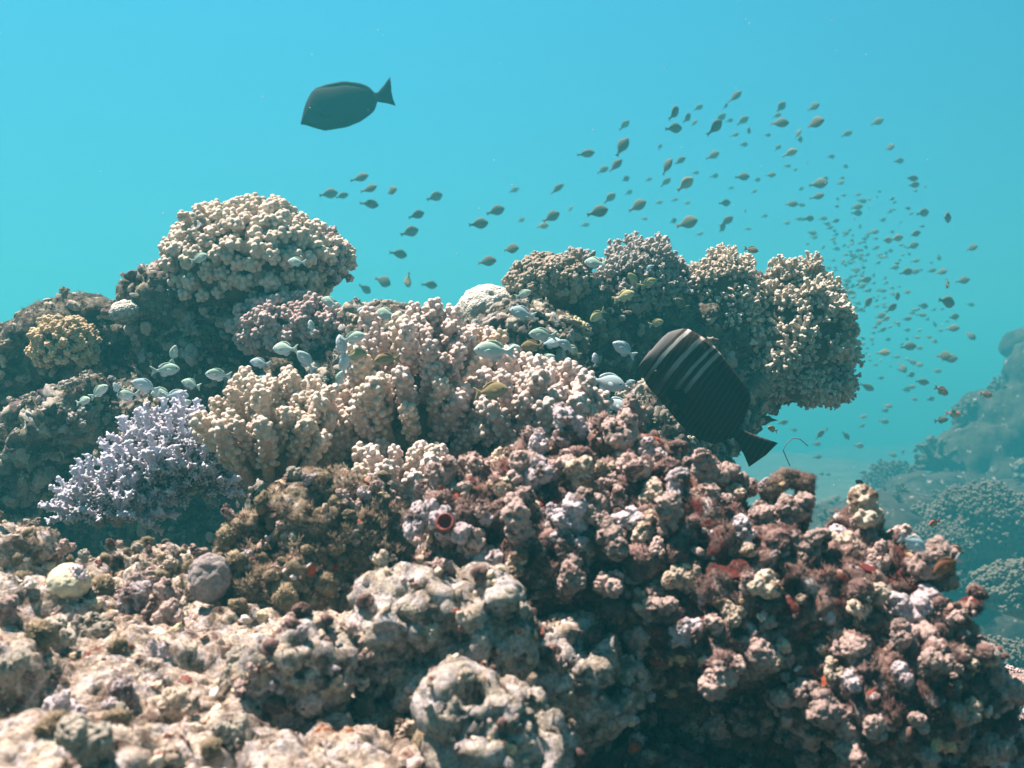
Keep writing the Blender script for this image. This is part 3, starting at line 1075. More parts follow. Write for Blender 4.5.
for lab, spec, d_, sd_ in seg:
    root, o, me = rock('dead_coral_clump', lab, 'reef rock', spec, d_, .0032, CLUMP, 'rubble_dark', sd_)
    litter(root, me, 700, 4400, 'grit_dark', 'fuzz_brown', .0042, .0062, sd_ + 70)
    dress(root, me, 100, 72, ['nub_lilac', 'nub_cream', 'nub_brown', 'nub_brown', 'nub_brown'], .0225, .0130, sd_, facing, 'tuft', .6, mind=.0200)
    for c_, n_ in scatter(me, 60, .02, facing, sd_ + 5):
        place('stump', proto('nub', random.choice(('nub_lilac', 'nub_cream', 'nub_brown', 'nub_brown'))), root, c_ - n_ * .002, n_ + Vector((0, 0, .8)), random.uniform(.007, .013))
    for c_, n_ in scatter(me, 14, .035, facing, sd_ + 9):
        place('sponge_crust', proto('nub', random.choice(('sponge_red', 'sponge_orange', 'sponge_red'))), root, c_ - n_ * .004, n_, random.uniform(.005, .010))


def limb_thing(name, label, cat, pts, d, rad, layers, mat, voxel, nubs, tufts, seed, ts=.007):
    bm = bmesh.new()
    for (a, b) in zip(pts[:-1], pts[1:]):
        add_limb(bm, P(a[0], a[1], d + a[2]), P(b[0], b[1], d + b[2]), rad, rad * .95)
    me = displace(remeshed(bm, voxel, 2), layers, seed)
    root = thing(name, label, cat, P(pts[0][0], pts[0][1], d))
    obj('stem', me, root, M[mat])
    litter(root, me, 50, 900, 'grit_dark', 'fuzz_brown', .0022, .0038, seed)
    dress(root, me, nubs, tufts, ['nub_brown', 'nub_lilac'], .007, ts, seed)
    return root


LIM = (('fbm', 30, .006), ('lump', 70, .005), ('fbm', 120, .003))
limb_thing('dead_coral_arch', 'small fuzzy brown arch of dead coral against blue water', 'dead coral',
           [(776, 560, .02), (772, 520, 0), (768, 490, 0), (786, 478, 0), (804, 482, 0), (803, 512, 0), (796, 560, .02)], 1.0, .0064, LIM, 'rubble_brown', .0026, 2, 5, 51, .006)
limb_thing('dead_coral_branch', 'long dark dead branch pointing up right over the deep water', 'dead coral',
           [(880, 655, .02), (925, 632, 0), (972, 605, -.01)], .90, .0078, LIM, 'rubble_dark', .0024, 12, 12, 53)
limb_thing('dead_coral_branch', 'short pale dead branch under the long one at the right end', 'dead coral',
           [(900, 668, .02), (950, 660, 0), (985, 655, 0)], .88, .0105, LIM, 'rubble_pale', .0024, 12, 10, 55)

# red cup sponge
def cup(label, c, r, mat):
    bm = bmesh.new()
    prof = [(.35, -1.0), (.6, -.5), (.9, .1), (1.0, .55), (.86, .62), (.62, .2), (.4, -.3), (.0, -.45)]
    n = 20
    rings = []
    for rr, z in prof:
        rings.append([bm.verts.new((rr * r * math.cos(6.283 * i / n) * (1 + .08 * math.sin(3 * i)), rr * r * math.sin(6.283 * i / n), z * r)) for i in range(n)])
    for a, b in zip(rings[:-1], rings[1:]):
        for i in range(n):
            bm.faces.new((a[i], a[(i + 1) % n], b[(i + 1) % n], b[i]))
    bmesh.ops.remove_doubles(bm, verts=bm.verts, dist=1e-5)
    me = bpy.data.meshes.new('cup_sponge')
    bm.to_mesh(me)
    bm.free()
    o = obj('cup_sponge', me, None, M[mat])
    o.location = c
    o.rotation_euler = (R(55), R(-20), 0)
    return tag(o, label, 'sponge')


cup('small red cup sponge opening at the left edge of the dead coral clump', P(446, 524, .955), .0085, 'sponge_red')

# ------------------------------------------------------------------ far reef on the right
FAR = (('fbm', .7, .34), ('lump', 1.4, .22), ('fbm', 3, .12), ('lump', 6, .07), ('fbm', 12, .045))
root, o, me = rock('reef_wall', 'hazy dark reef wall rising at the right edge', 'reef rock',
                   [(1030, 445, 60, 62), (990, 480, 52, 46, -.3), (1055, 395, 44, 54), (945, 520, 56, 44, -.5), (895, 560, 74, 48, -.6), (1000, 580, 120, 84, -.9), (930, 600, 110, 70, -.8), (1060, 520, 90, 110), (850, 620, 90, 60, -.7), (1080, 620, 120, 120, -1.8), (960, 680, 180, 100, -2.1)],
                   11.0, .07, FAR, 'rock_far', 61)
for c_, n_ in scatter(me, 100, .26, lambda c, n: facing(c, n), 7):
    place('coral_knob', proto(random.choice(('cauli', 'bush', 'bush')), random.choice(('far_coral_dark', 'far_coral_dark', 'far_coral'))), root, c_ - n_ * .03, n_ + Vector((0, 0, .6)), random.uniform(.12, .34))
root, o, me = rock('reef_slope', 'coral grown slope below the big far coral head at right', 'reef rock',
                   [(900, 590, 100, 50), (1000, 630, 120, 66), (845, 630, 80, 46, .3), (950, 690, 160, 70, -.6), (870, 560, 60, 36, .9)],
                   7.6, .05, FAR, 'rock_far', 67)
for c_, n_ in scatter(me, 100, .16, lambda c, n: facing(c, n), 17):
    place('coral_knob', proto(random.choice(('cauli', 'bush', 'stag')), random.choice(('far_coral_dark', 'far_coral'))), root, c_ - n_ * .03, n_ + Vector((0, 0, .6)), random.uniform(.06, .15))
root, o, me = rock('reef_block', 'square hazy boulder at the top of the far reef', 'reef rock',
                   [(1016, 345, 16, 15), (1042, 352, 34, 22), (1040, 338, 30, 12)], 12.0, .05, (('fbm', 1.5, .08), ('fbm', 6, .05)), 'rock_far', 63)
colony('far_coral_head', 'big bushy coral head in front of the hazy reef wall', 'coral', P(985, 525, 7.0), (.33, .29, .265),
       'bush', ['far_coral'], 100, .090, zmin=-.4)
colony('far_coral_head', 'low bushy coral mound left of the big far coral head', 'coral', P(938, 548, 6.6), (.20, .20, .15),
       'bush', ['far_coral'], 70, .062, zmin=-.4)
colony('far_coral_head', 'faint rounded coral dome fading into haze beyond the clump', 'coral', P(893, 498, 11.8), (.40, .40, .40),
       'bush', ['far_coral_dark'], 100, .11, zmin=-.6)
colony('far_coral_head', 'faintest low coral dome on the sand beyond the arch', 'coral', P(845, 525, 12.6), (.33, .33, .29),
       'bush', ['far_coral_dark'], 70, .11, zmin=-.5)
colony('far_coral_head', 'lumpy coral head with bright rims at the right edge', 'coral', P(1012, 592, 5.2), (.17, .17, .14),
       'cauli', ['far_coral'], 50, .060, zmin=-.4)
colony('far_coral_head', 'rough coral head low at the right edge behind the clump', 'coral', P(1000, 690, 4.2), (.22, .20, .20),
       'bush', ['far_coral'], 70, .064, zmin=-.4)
colony('cauliflower_coral', 'small mauve coral at the lower right edge behind the clump', 'coral', P(1012, 690, 1.3), (.022, .022, .024),
       'cauli', ['cauli_pink'], 24, .010, zmin=-.5)

# ------------------------------------------------------------------ fish
def smoothstep(x):
    return x * x * (3 - 2 * x)


def loft(us, top, bot, wid, ring=14, tail=None):
    """closed fish body in local axes: head towards +x, z up; arrays along the body from the nose"""
    vs, fs = [], []
    n = len(us)
    for u, t, b, w in zip(us, top, bot, wid):
        m, h = (t + b) / 2, (t - b) / 2
        for j in range(ring):
            a = 6.28318 * j / ring
            sn, cs = math.sin(a), math.cos(a)
            vs.append((-u, w * math.copysign(abs(cs) ** 1.15, cs), m + h * sn))
    for i in range(n - 1):
        for j in range(ring):
            k2 = (j + 1) % ring
            fs.append((i * ring + j, i * ring + k2, (i + 1) * ring + k2, (i + 1) * ring + j))
    fs.append(tuple(range(ring))[::-1])
    fs.append(tuple((n - 1) * ring + j for j in range(ring)))
    me = bpy.data.meshes.new('fish_body')
    me.from_pydata(vs, [], fs)
    return me


def plate(outline, thick):
    """thin fin from a closed outline in (x, z); bevelled edge by a thinner rim"""
    bm = bmesh.new()
    n = len(outline)
    cx, cz = sum(p[0] for p in outline) / n, sum(p[1] for p in outline) / n
    rings = []
    for y, sc in ((-thick / 2, .82), (0, 1.0), (thick / 2, .82)):
        rings.append([bm.verts.new((cx + (x - cx) * sc, y, cz + (z - cz) * sc)) for x, z in outline])
    for a, b in zip(rings[:-1], rings[1:]):
        for i in range(n):
            bm.faces.new((a[i], a[(i + 1) % n], b[(i + 1) % n], b[i]))
    bm.faces.new(rings[0][::-1])
    bm.faces.new(rings[2])
    bmesh.ops.triangulate(bm, faces=[f for f in bm.faces if len(f.verts) > 4])
    bmesh.ops.recalc_face_normals(bm, faces=bm.faces)
    me = bpy.data.meshes.new('fin')
    bm.to_mesh(me)
    bm.free()
    return me


def eye_mesh(r):
    bm = bmesh.new()
    bmesh.ops.create_uvsphere(bm, u_segments=12, v_segments=8, radius=r)
    me = bpy.data.meshes.new('eye')
    bm.to_mesh(me)
    bm.free()
    return me


def fish_frame(loc, head_px_angle, yaw=0.0, roll=0.0):
    """head direction as an angle in the upright x-z plane (0 right, 90 up, 180 left); yaw turns it towards or away from the lens"""
    a = R(head_px_angle)
    X = Vector((math.cos(a), 0, math.sin(a)))
    X = Quaternion((0, 0, 1), R(yaw)) @ X
    up = Vector((0, 0, 1))
    if abs(X.z) > .85:
        up = Vector((-math.copysign(1, math.cos(a)) * .7, 0, .7))
    Y = up.cross(X).normalized()
    Z = X.cross(Y)
    m = Matrix((X, Y, Z)).transposed().to_4x4()
    return Matrix.Translation(loc) @ m @ Matrix.Rotation(R(roll), 4, 'X')


def fpart(name, me, parent, mat, loc=(0, 0, 0)):
    if mat:
        finish(me, mat)
    o = bpy.data.objects.new(name, me)
    COL.objects.link(o)
    o.parent = parent
    o.location = loc
    return o


M['eye'] = plain_mat('fish_eye', (.03, .03, .03), (.02, .02, .02), 50, .2, .5)


def fish_mat(name, back, side, belly, z0, z1, rough=.75):
    m, nt, b = new_mat(name, rough, .15)
    tc = nt.nodes.new('ShaderNodeTexCoord')
    sp = nt.nodes.new('ShaderNodeSeparateXYZ')
    nt.links.new(tc.outputs['Generated'], sp.inputs[0])
    c = _ramp(nt, sp.outputs[2], ((z0, belly), ((z0 + z1) / 2, side), (z1, back)))
    v = nt.nodes.new('ShaderNodeTexVoronoi')
    v.inputs['Scale'].default_value = 700
    nt.links.new(tc.outputs['Object'], v.inputs['Vector'])
    c = _mix(nt, .35, c, _ramp(nt, v.outputs['Distance'], ((0, 1.1), (.8, .6))), 'MULTIPLY')
    oi = nt.nodes.new('ShaderNodeObjectInfo')
    c = _mix(nt, .9, c, _ramp(nt, oi.outputs['Random'], ((0, .75), (1, 1.15))), 'MULTIPLY')
    nt.links.new(c, b.inputs['Base Color'])
    return m


# --- the two surgeonfish, drawn from their own outlines
def surgeon(name, label, top, bot, nose, ped, d, depth_w, mats, tail_pts, fin_from, inset, eye_uv, pect, yaw=0):
    """outlines in picture pixels are turned into body coordinates (u back from the nose, v up)"""
    ax = Vector((ped[0] - nose[0], ped[1] - nose[1]))
    L = ax.length
    ax /= L
    upv = Vector((ax.y, -ax.x)) if ax.x > 0 else Vector((-ax.y, ax.x))
    kk = d / F

    def uv(p):
        q = Vector((p[0] - nose[0], p[1] - nose[1]))
        return q.dot(ax) * kk, q.dot(upv) * kk
    T, B = sorted(uv(p) for p in top), sorted(uv(p) for p in bot)
    Lm = L * kk
    us = [Lm * smoothstep(i / 30) * .999 + .0005 for i in range(31)]
    ft = lambda u: float(np.interp(u, [p[0] for p in T], [p[1] for p in T]))
    fb = lambda u: float(np.interp(u, [p[0] for p in B], [p[1] for p in B]))

    def sm(f, u):
        e = Lm * .018
        return (f(u - e) + 2 * f(u) + f(u + e)) / 4
    tops = [sm(ft, u) for u in us]
    bots = [sm(fb, u) for u in us]
    bt, bb, wd = [], [], []
    for u, t, b in zip(us, tops, bots):
        f = min(1, max(0, (u / Lm - fin_from) / .25))
        e = min(1, max(0, (1.02 - u / Lm) / .14))
        bt.append(t - inset * Lm * f * e)
        bb.append(b + inset * .8 * Lm * f * e)
        x = u / Lm
        wd.append(depth_w * Lm * (max(0.0, math.sin(math.pi * min(1, (x + .03) ** .62))) ** .8 * .5 + .02))
    mid = Lm / 2
    head_ang = math.degrees(math.atan2(ax.y, -ax.x))
    cen = P(nose[0] + ax.x * L / 2, nose[1] + ax.y * L / 2, d)
    root = thing(name, label, 'fish', (0, 0, 0))
    root.matrix_world = fish_frame(cen, head_ang, yaw)
    body = loft([u - mid for u in us], bt, bb, wd, 20)
    fpart('body', body, root, mats[0])
    i0 = next(i for i, u in enumerate(us) if u / Lm > fin_from)
    n = len(us)

    def strip(outer, inner, sign):
        o_ = [(mid - us[i], outer[i]) for i in range(i0, n)]
        in_ = [(mid - us[i], inner[i] - sign * .03 * Lm) for i in range(n - 1, i0 - 1, -1)]
        return plate(o_ + in_ if sign > 0 else (o_ + in_)[::-1], .006 * Lm + .0012)
    fpart('dorsal_fin', strip(tops, bt, 1), root, mats[1])
    fpart('anal_fin', strip(bots, bb, -1), root, mats[1])
    tp = [uv(p) for p in tail_pts]
    fpart('tail_fin', plate([(mid - u, v) for u, v in tp], .012 * Lm), root, mats[1])
    pu = [(mid - a * Lm, b * Lm) for a, b in pect]
    eu = uv(eye_uv)
    i_e = min(range(n), key=lambda i: abs(us[i] - eu[0]))
    for s in (-1, 1):
        w = wd[i_e]
        e = fpart('eye', eye_mesh(.018 * Lm), root, M['eye'], (mid - eu[0], s * w * .80, eu[1]))
        pf = plate(pu, .004 * Lm)
        p_ = fpart('pectoral_fin', pf, root, mats[2])
        p_.location = (0, s * depth_w * Lm * .46, 0)
        p_.rotation_euler = (0, 0, s * R(3))
    return root


m_dark = fish_mat('surgeon_dark', (.010, .012, .014), (.014, .014, .015), (.012, .014, .018), .2, .8, .85)
surgeon('surgeonfish', 'plain dark surgeonfish swimming left alone in open water', 
        [(301, 124), (303, 113), (305, 104.5), (309, 96), (313.5, 89), (325, 84.6), (343, 81), (360, 83), (369, 86.5), (374, 92), (376, 94)],
        [(301, 124.5), (305, 124.8), (313, 127.5), (325, 131), (336, 129), (346, 127.5), (360, 122), (370, 115), (375, 110), (377, 103), (377, 101)],
        (301, 124), (377, 97.5), 3.8, .16, (m_dark, m_dark, m_dark),
        [(372, 94), (378, 92), (384, 85), (390, 76.5), (391, 84), (391.5, 93), (393, 99), (396, 106), (388, 103.5), (378, 102), (372, 100)],
        .28, .05, (311, 110), [(.26, .02), (.38, .06), (.46, .02), (.42, -.06), (.30, -.05)], 0)


def striped_mat(name, L, fin=False):
    m, nt, b = new_mat(name, .8, .15)
    tc = nt.nodes.new('ShaderNodeTexCoord')
    sp = nt.nodes.new('ShaderNodeSeparateXYZ')
    nt.links.new(tc.outputs['Object'], sp.inputs[0])

    def math_(op, a, b_):
        n = nt.nodes.new('ShaderNodeMath')
        n.operation = op
        for i, v in enumerate((a, b_)):
            if isinstance(v, (int, float)):
                n.inputs[i].default_value = v
            else:
                nt.links.new(v, n.inputs[i])
        return n.outputs[0]
    u = math_('ADD', math_('MULTIPLY', sp.outputs[0], -1.0 / L), .5)        # 0 nose .. 1 peduncle
    v = math_('MULTIPLY', sp.outputs[2], 1.0 / L)
    n = _noise(nt, 60, 3, .6)
    uc = math_('SUBTRACT', math_('SUBTRACT', u, .045), math_('MULTIPLY', math_('MULTIPLY', v, v), .32))      # bands bow back towards the top
    uc = math_('ADD', uc, math_('MULTIPLY', math_('SUBTRACT', n, .5), .018))
    body, pale, tan = (.030, .022, .017), (.55, .55, .52), (.16, .13, .10)
    W1 = (.32, .31, .29)
    stops = [(.0, (.12, .12, .125)), (.02, (.12, .12, .125)), (.025, body), (.045, body), (.052, pale), (.075, pale), (.082, body), (.17, body), (.178, (.36, .34, .31)), (.21, (.36, .34, .31)),
             (.22, body), (.30, (.028, .024, .022)), (.308, W1), (.330, W1), (.338, (.03, .026, .024)), (.370, (.03, .026, .024)), (.380, W1), (.408, W1), (.418, body), (.45, body),
             (.455, (.10, .09, .08)), (.465, body), (.515, body), (.52, (.07, .065, .06)), (.53, body), (.58, body), (.585, (.05, .047, .045)), (.595, body)]
    # above 32 stops are not allowed: kept to 28
    c = _ramp(nt, uc, stops)
    up = _ramp(nt, v, ((.0, 0), (.20, 1)))
    c = _mix(nt, up, _mix(nt, .86, c, body), c)
    fine = nt.nodes.new('ShaderNodeTexWave')
    fine.inputs['Scale'].default_value = 44
    fine.inputs['Distortion'].default_value = 3.0
    nt.links.new(tc.outputs['Object'], fine.inputs['Vector'])
    c = _mix(nt, _ramp(nt, fine.outputs['Fac'], ((.55, 0), (.95, .30))), c, (.12, .095, .072))
    nt.links.new(c, b.inputs['Base Color'])
    return m


D_T = 1.48
LT = math.hypot(736 - 638, 432 - 367) * D_T / F
m_str, m_fin = striped_mat('tang_stripes', LT), fish_mat('tang_fin', (.016, .017, .02), (.016, .017, .02), (.016, .017, .02), .2, .8, .5)
surgeon('sailfin_tang', 'large dark striped tang swimming left in front of the cream bushy corals',
        [(638, 367), (640, 362), (643.5, 356), (647, 349), (653, 342), (664, 334), (675, 330), (686, 328), (697, 333), (713, 344), (731, 366), (746, 386), (752, 404), (752, 418), (744, 423), (738, 428)],
        [(638, 367.5), (640, 372), (643.5, 378), (646, 384), (653, 393), (664, 404), (675, 419), (684, 429), (693, 436), (704, 441), (716, 445), (726, 446), (729, 441), (731, 437), (734, 436)],
        (638, 367), (736, 432), D_T, .17, (m_str, m_str, m_fin),
        [(732, 428), (741, 429), (758, 436), (778, 443), (766, 455), (749, 467), (744, 455), (737, 441), (731, 436)],
        .26, .10, (655, 372), [(.30, -.02), (.42, .04), (.52, -.01), (.48, -.10), (.36, -.09)], 0)


# --- damselfish
def damsel_profile():
    us = [0, .02, .06, .12, .2, .3, .42, .55, .67, .77, .85, .9]
    top = [.0, .035, .085, .135, .185, .215, .222, .195, .14, .085, .052, .048]
    bot = [-.005, -.035, -.075, -.115, -.16, -.192, -.20, -.175, -.12, -.065, -.042, -.042]
    wid = [.008, .03, .05, .07, .085, .092, .088, .072, .05, .03, .018, .012]
    return us, top, bot, wid


def damsel_single():
    """whole small fish in one skin: the tail and fins are drawn out of the body rings"""
    us, top, bot, wid = damsel_profile()
    top = [t + (.02 if .25 < u < .75 else 0) for u, t in zip(us, top)]
    top, bot = [t * 1.2 for t in top], [b * 1.2 for b in bot]
    us = us + [.95, 1.02, 1.08]
    top = top + [.06, .09, .11]
    bot = bot + [-.055, -.085, -.105]
    wid = wid + [.008, .006, .002]
    me = loft([u - .5 for u in us], top, bot, wid, 12)
    co, _ = co_no(me)
    t = np.clip((-co[:, 0] - .45) / .17, 0, 1)
    co[:, 0] += t * (.11 - .75 * np.abs(co[:, 2]))        # forked rear edge
    set_co(me, co)
    return me


SINGLE = damsel_single()
us, top, bot, wid = damsel_profile()
BODY = loft([u - .5 for u in us], top, bot, wid, 16)
TAIL = plate([(-.37, .045), (-.45, .085), (-.56, .16), (-.64, .185), (-.575, .06), (-.55, 0), (-.575, -.06), (-.64, -.18), (-.56, -.155), (-.45, -.08), (-.37, -.045)], .014)
DORS = plate([(.26, .17), (.20, .225), (.08, .262), (-.05, .262), (-.18, .225), (-.30, .15), (-.33, .085), (-.2, .12), (0, .19), (.15, .18)], .012)
ANAL = plate([(.02, -.18), (-.05, -.235), (-.15, -.235), (-.26, -.165), (-.30, -.07), (-.15, -.12)][::-1], .012)
PECT = plate([(.20, .0), (.12, .05), (.03, .06), (.01, .0), (.06, -.05), (.15, -.04)], .008)
EYE = eye_mesh(.032)

M['damsel_green'] = fish_mat('damsel_green', (.40, .58, .48), (.56, .70, .65), (.72, .78, .80), .25, .8)
M['damsel_blue'] = fish_mat('damsel_blue', (.40, .56, .60), (.55, .68, .74), (.66, .74, .80), .25, .8)
M['damsel_olive'] = fish_mat('damsel_olive', (.12, .135, .095), (.16, .165, .125), (.22, .215, .18), .25, .8)
M['damsel_tan'] = fish_mat('damsel_tan', (.22, .18, .09), (.36, .28, .15), (.40, .34, .24), .25, .8)
M['damsel_yellow'] = fish_mat('damsel_yellow', (.40, .40, .20), (.50, .48, .28), (.56, .54, .40), .25, .8)
M['damsel_black'] = fish_mat('damsel_black', (.015, .015, .018), (.02, .02, .022), (.03, .03, .03), .25, .8)
M['anthias'] = fish_mat('anthias', (.34, .13, .08), (.40, .19, .12), (.46, .27, .19), .25, .8)
M['chocolate'] = fish_mat('chocolate', (.20, .09, .05), (.30, .13, .06), (.34, .17, .09), .25, .8)
M['white_fin'] = fish_mat('white_fin', (.80, .80, .84), (.80, .80, .84), (.80, .80, .84), .2, .8)

GROUND = {'body': BODY, 'tail_fin': TAIL, 'dorsal_fin': DORS, 'anal_fin': ANAL}


def damsel(px, py, lpx, ang, d, mat, label, name='damselfish', group=None, yaw=None, tail_mat=None):
    """near fish with its parts"""
    root = thing(name, label, 'fish', (0, 0, 0), group)
    yw = random.uniform(-28, 28) if yaw is None else yaw
    L = lpx * d / F / 1.13
    root.matrix_world = fish_frame(P(px, py, d), ang, yw) @ Matrix.Diagonal((L * 1.1, L * 1.1, L * 1.24, 1))
    for n_, me in GROUND.items():
        fpart(n_, with_mat(me, M[tail_mat if tail_mat and n_ == 'tail_fin' else mat]), root, None)
    for s in (-1, 1):
        fpart('pectoral_fin', with_mat(PECT, M[mat]), root, None, (0, s * .088, -.02)).rotation_euler = (0, 0, s * R(10))
        fpart('eye', with_mat(EYE, M['eye']), root, None, (.36, s * .052, .035))
    return root


near = [
    # px, py, length px, head angle, depth, material, label
    (174, 353, 17, 75, 1.75, 'damsel_green', 'thin pale fish pointing steeply up beside the rock column'),
    (167, 370, 26, 5, 1.72, 'damsel_green', 'pale green fish facing right just above the cluster over lavender coral'),
    (100, 391, 20, 35, 1.6, 'damsel_green', 'upper of two green fish by the ragged ledge left of lavender coral'),
    (84, 401, 17, 15, 1.6, 'damsel_green', 'lower of two green fish by the ragged ledge left of lavender coral'),
    (116, 388, 12, 110, 1.58, 'damsel_blue', 'small pale fish nose up left of the cluster over lavender coral'),
    (127, 395, 22, 185, 1.58, 'damsel_green', 'leftmost large green fish directly on top of lavender coral'),
    (144, 386, 26, 160, 1.62, 'damsel_blue', 'pale bluish fish tilted head up left over lavender coral'),
    (161, 394, 24, 178, 1.64, 'damsel_green', 'green fish in the middle of the cluster over lavender coral'),
    (177, 396, 24, 2, 1.62, 'damsel_blue', 'pale bluish fish facing right in the cluster over lavender coral'),
    (190, 384, 20, 165, 1.68, 'damsel_green', 'green fish at the top right of the cluster over lavender coral'),
    (184, 404, 16, 20, 1.6, 'damsel_green', 'small green fish touching the tips of lavender coral'),
    (217, 375, 24, 175, 1.6, 'damsel_green', 'green fish between the lavender coral and the pink cauliflower coral'),
    (242, 381, 26, 178, 1.55, 'damsel_blue', 'bluish green fish just above left tips of the cream finger coral'),
    (263, 381, 20, 180, 1.52, 'damsel_blue', 'pale fish half sunk behind tips of the cream finger coral'),
    (259, 363, 20, 172, 1.62, 'damsel_blue', 'small round whitish fish under the pink cauliflower coral'),
    (284, 349, 27, 178, 1.62, 'damsel_green', 'larger green fish facing left under the pink cauliflower coral'),
    (305, 360, 24, 130, 1.6, 'damsel_blue', 'pale fish tilted nose up under the pink cauliflower coral'),
    (311, 326, 13, 100, 1.7, 'damsel_green', 'tiny green fish in front of the pink cauliflower coral'),
    (329, 302, 20, 160, 1.8, 'damsel_green', 'green fish between the pink coral and the table coral'),
    (341, 345, 22, 100, 1.56, 'damsel_blue', 'pale fish with head up at left of the cluster by the tall finger coral'),
    (354, 338, 24, 15, 1.58, 'damsel_green', 'green fish facing right at top of the cluster by the tall finger coral'),
    (357, 355, 22, 10, 1.54, 'damsel_yellow', 'yellowish fish in the cluster by the tall finger coral'),
    (345, 364, 22, 80, 1.56, 'damsel_blue', 'pale bluish fish low in the cluster by the tall finger coral'),
    (340, 379, 18, 70, 1.55, 'damsel_green', 'lowest green fish in the cluster by the tall finger coral'),
    (367, 312, 22, 175, 1.75, 'damsel_blue', 'pale bluish fish in front of the table coral'),
    (385, 314, 24, 172, 1.7, 'damsel_green', 'rounded green fish in front of the table coral'),
    (386, 360, 26, 185, 1.38, 'damsel_tan', 'brownish fish in front of the tall finger coral tips'),
    (492, 351, 38, 176, 1.28, 'damsel_green', 'biggest green fish facing left above the pinkish finger coral'),
    (493, 391, 34, 8, 1.27, 'damsel_tan', 'tan orange fish resting over the pinkish finger coral'),
    (465, 337, 18, 170, 1.42, 'damsel_blue', 'pale blue fish beside the small orange tinted finger coral'),
    (521, 313, 26, 165, 1.75, 'damsel_blue', 'pale bluish fish in front of the grey domed coral'),
    (524, 294, 16, 20, 1.85, 'damsel_green', 'small green fish left of the brown lumpy coral'),
    (541, 335, 26, 175, 1.55, 'damsel_green', 'green fish facing left below the yellow finger coral'),
    (531, 346, 22, 182, 1.5, 'damsel_tan', 'brownish fish under the green one below the yellow finger coral'),
    (512, 349, 18, 10, 1.5, 'damsel_blue', 'pale fish right behind the biggest green fish'),
    (552, 343, 22, 5, 1.6, 'damsel_blue', 'pale blue fish below the yellow finger coral facing right'),
    (565, 345, 18, 150, 1.58, 'damsel_blue', 'pale round fish at the right of the group below yellow coral'),
    (573, 350, 17, 145, 1.6, 'damsel_yellow', 'small yellowish fish at the edge of the dark hollow'),
    (547, 359, 18, 20, 1.5, 'damsel_green', 'green fish just above the pinkish finger coral tips'),
    (594, 263, 22, 172, 1.85, 'damsel_green', 'green fish in front of the brown lumpy coral top'),
    (633, 279, 16, 130, 1.9, 'damsel_yellow', 'yellowish fish tilted up in front of the dark shaded coral'),
    (649, 283, 18, 25, 1.9, 'damsel_yellow', 'yellowish fish facing right in front of the dark shaded coral'),
    (625, 296, 21, 20, 1.88, 'damsel_yellow', 'yellowish fish lowest of three in front of the dark shaded coral'),
    (649, 268, 9, 40, 1.95, 'damsel_blue', 'tiny white fish against the dark shaded coral'),
    (597, 316, 19, 215, 1.8, 'damsel_yellow', 'olive yellow fish right of the yellow finger coral'),
    (657, 323, 15, 15, 1.8, 'damsel_yellow', 'slim yellowish fish just above the head of the striped tang'),
    (680, 303, 17, 150, 1.9, 'damsel_olive', 'olive fish above the back of the striped tang'),
    (623, 349, 26, 150, 1.5, 'damsel_blue', 'bright pale fish in front of the dark hollow facing left'),
    (595, 359, 13, 95, 1.55, 'damsel_blue', 'thin white fish seen head on in the dark hollow'),
    (609, 383, 36, -12, 1.42, 'damsel_blue', 'largest bluish fish in the hollow left of the striped tang'),
    (588, 372, 13, 60, 1.5, 'damsel_olive', 'small dull fish in the dark hollow'),
    (630, 383, 12, 20, 1.5, 'damsel_blue', 'small pale fish at the edge of the speckled rock'),
    (617, 405, 28, -32, 1.38, 'damsel_blue', 'bluish fish diving right behind the dead coral clump'),
    (603, 411, 16, 160, 1.38, 'damsel_green', 'greenish fish lowest in the hollow behind the dead coral clump'),
    (65, 295, 13, 60, 1.9, 'damsel_olive', 'grey fish hovering over the far left ridge'),
    (296, 262, 18, 175, 1.75, 'damsel_green', 'green fish in front of the right side of the round cream coral'),
    (200, 258, 18, 20, 1.8, 'damsel_green', 'green fish in front of the left side of the round cream coral'),
    (848, 335, 18, 8, 2.0, 'damsel_olive', 'plump olive fish touching the right edge of the largest bushy coral'),
    (752, 250, 14, -15, 2.1, 'damsel_olive', 'olive fish behind the top of the pale cream bushy coral'),
    (772, 429, 12, 160, 1.75, 'damsel_tan', 'tan fish beside the tail of the striped tang'),
    (914, 544, 30, -25, .82, 'damsel_blue', 'pale blue green fish above the right end of the dead coral clump'),
    (934, 523, 15, 195, 1.7, 'anthias', 'reddish fish in front of the low far coral mound'),
    (957, 549, 13, 150, 1.4, 'anthias', 'small red brown fish above the white tailed brown fish'),
    (957, 618, 15, 10, 1.5, 'anthias', 'orange fish low over the far reef at the right'),
    (987, 395, 13, -10, 4.2, 'anthias', 'faint pinkish fish near the hazy reef wall'),
    (954, 414, 14, -5, 4.2, 'anthias', 'reddish fish at the lower right of the school'),
    (942, 420, 13, 10, 4.2, 'damsel_olive', 'dull fish touching the reddish one at lower right of the school'),
    (942, 391, 17, -25, 4.2, 'anthias', 'pink brown fish diving at the right of the school'),
    (860, 483, 11, 150, 3.0, 'damsel_black', 'black fish above the clump in front of the sand'),
    (876, 508, 9, 80, 3.0, 'damsel_black', 'small black fish above the fading coral dome'),
]
for px, py, l_, a_, d_, m_, lab in near:
    if 335 < px < 392 and py > 330:              # these hover in front of the tall finger coral
        d_ = 1.20
    damsel(px, py, l_, a_, d_, m_, lab)
damsel(946, 566, 30, 205, .83, 'chocolate', 'brown orange fish with white tail at the right end of the clump', tail_mat='white_fin', yaw=8)

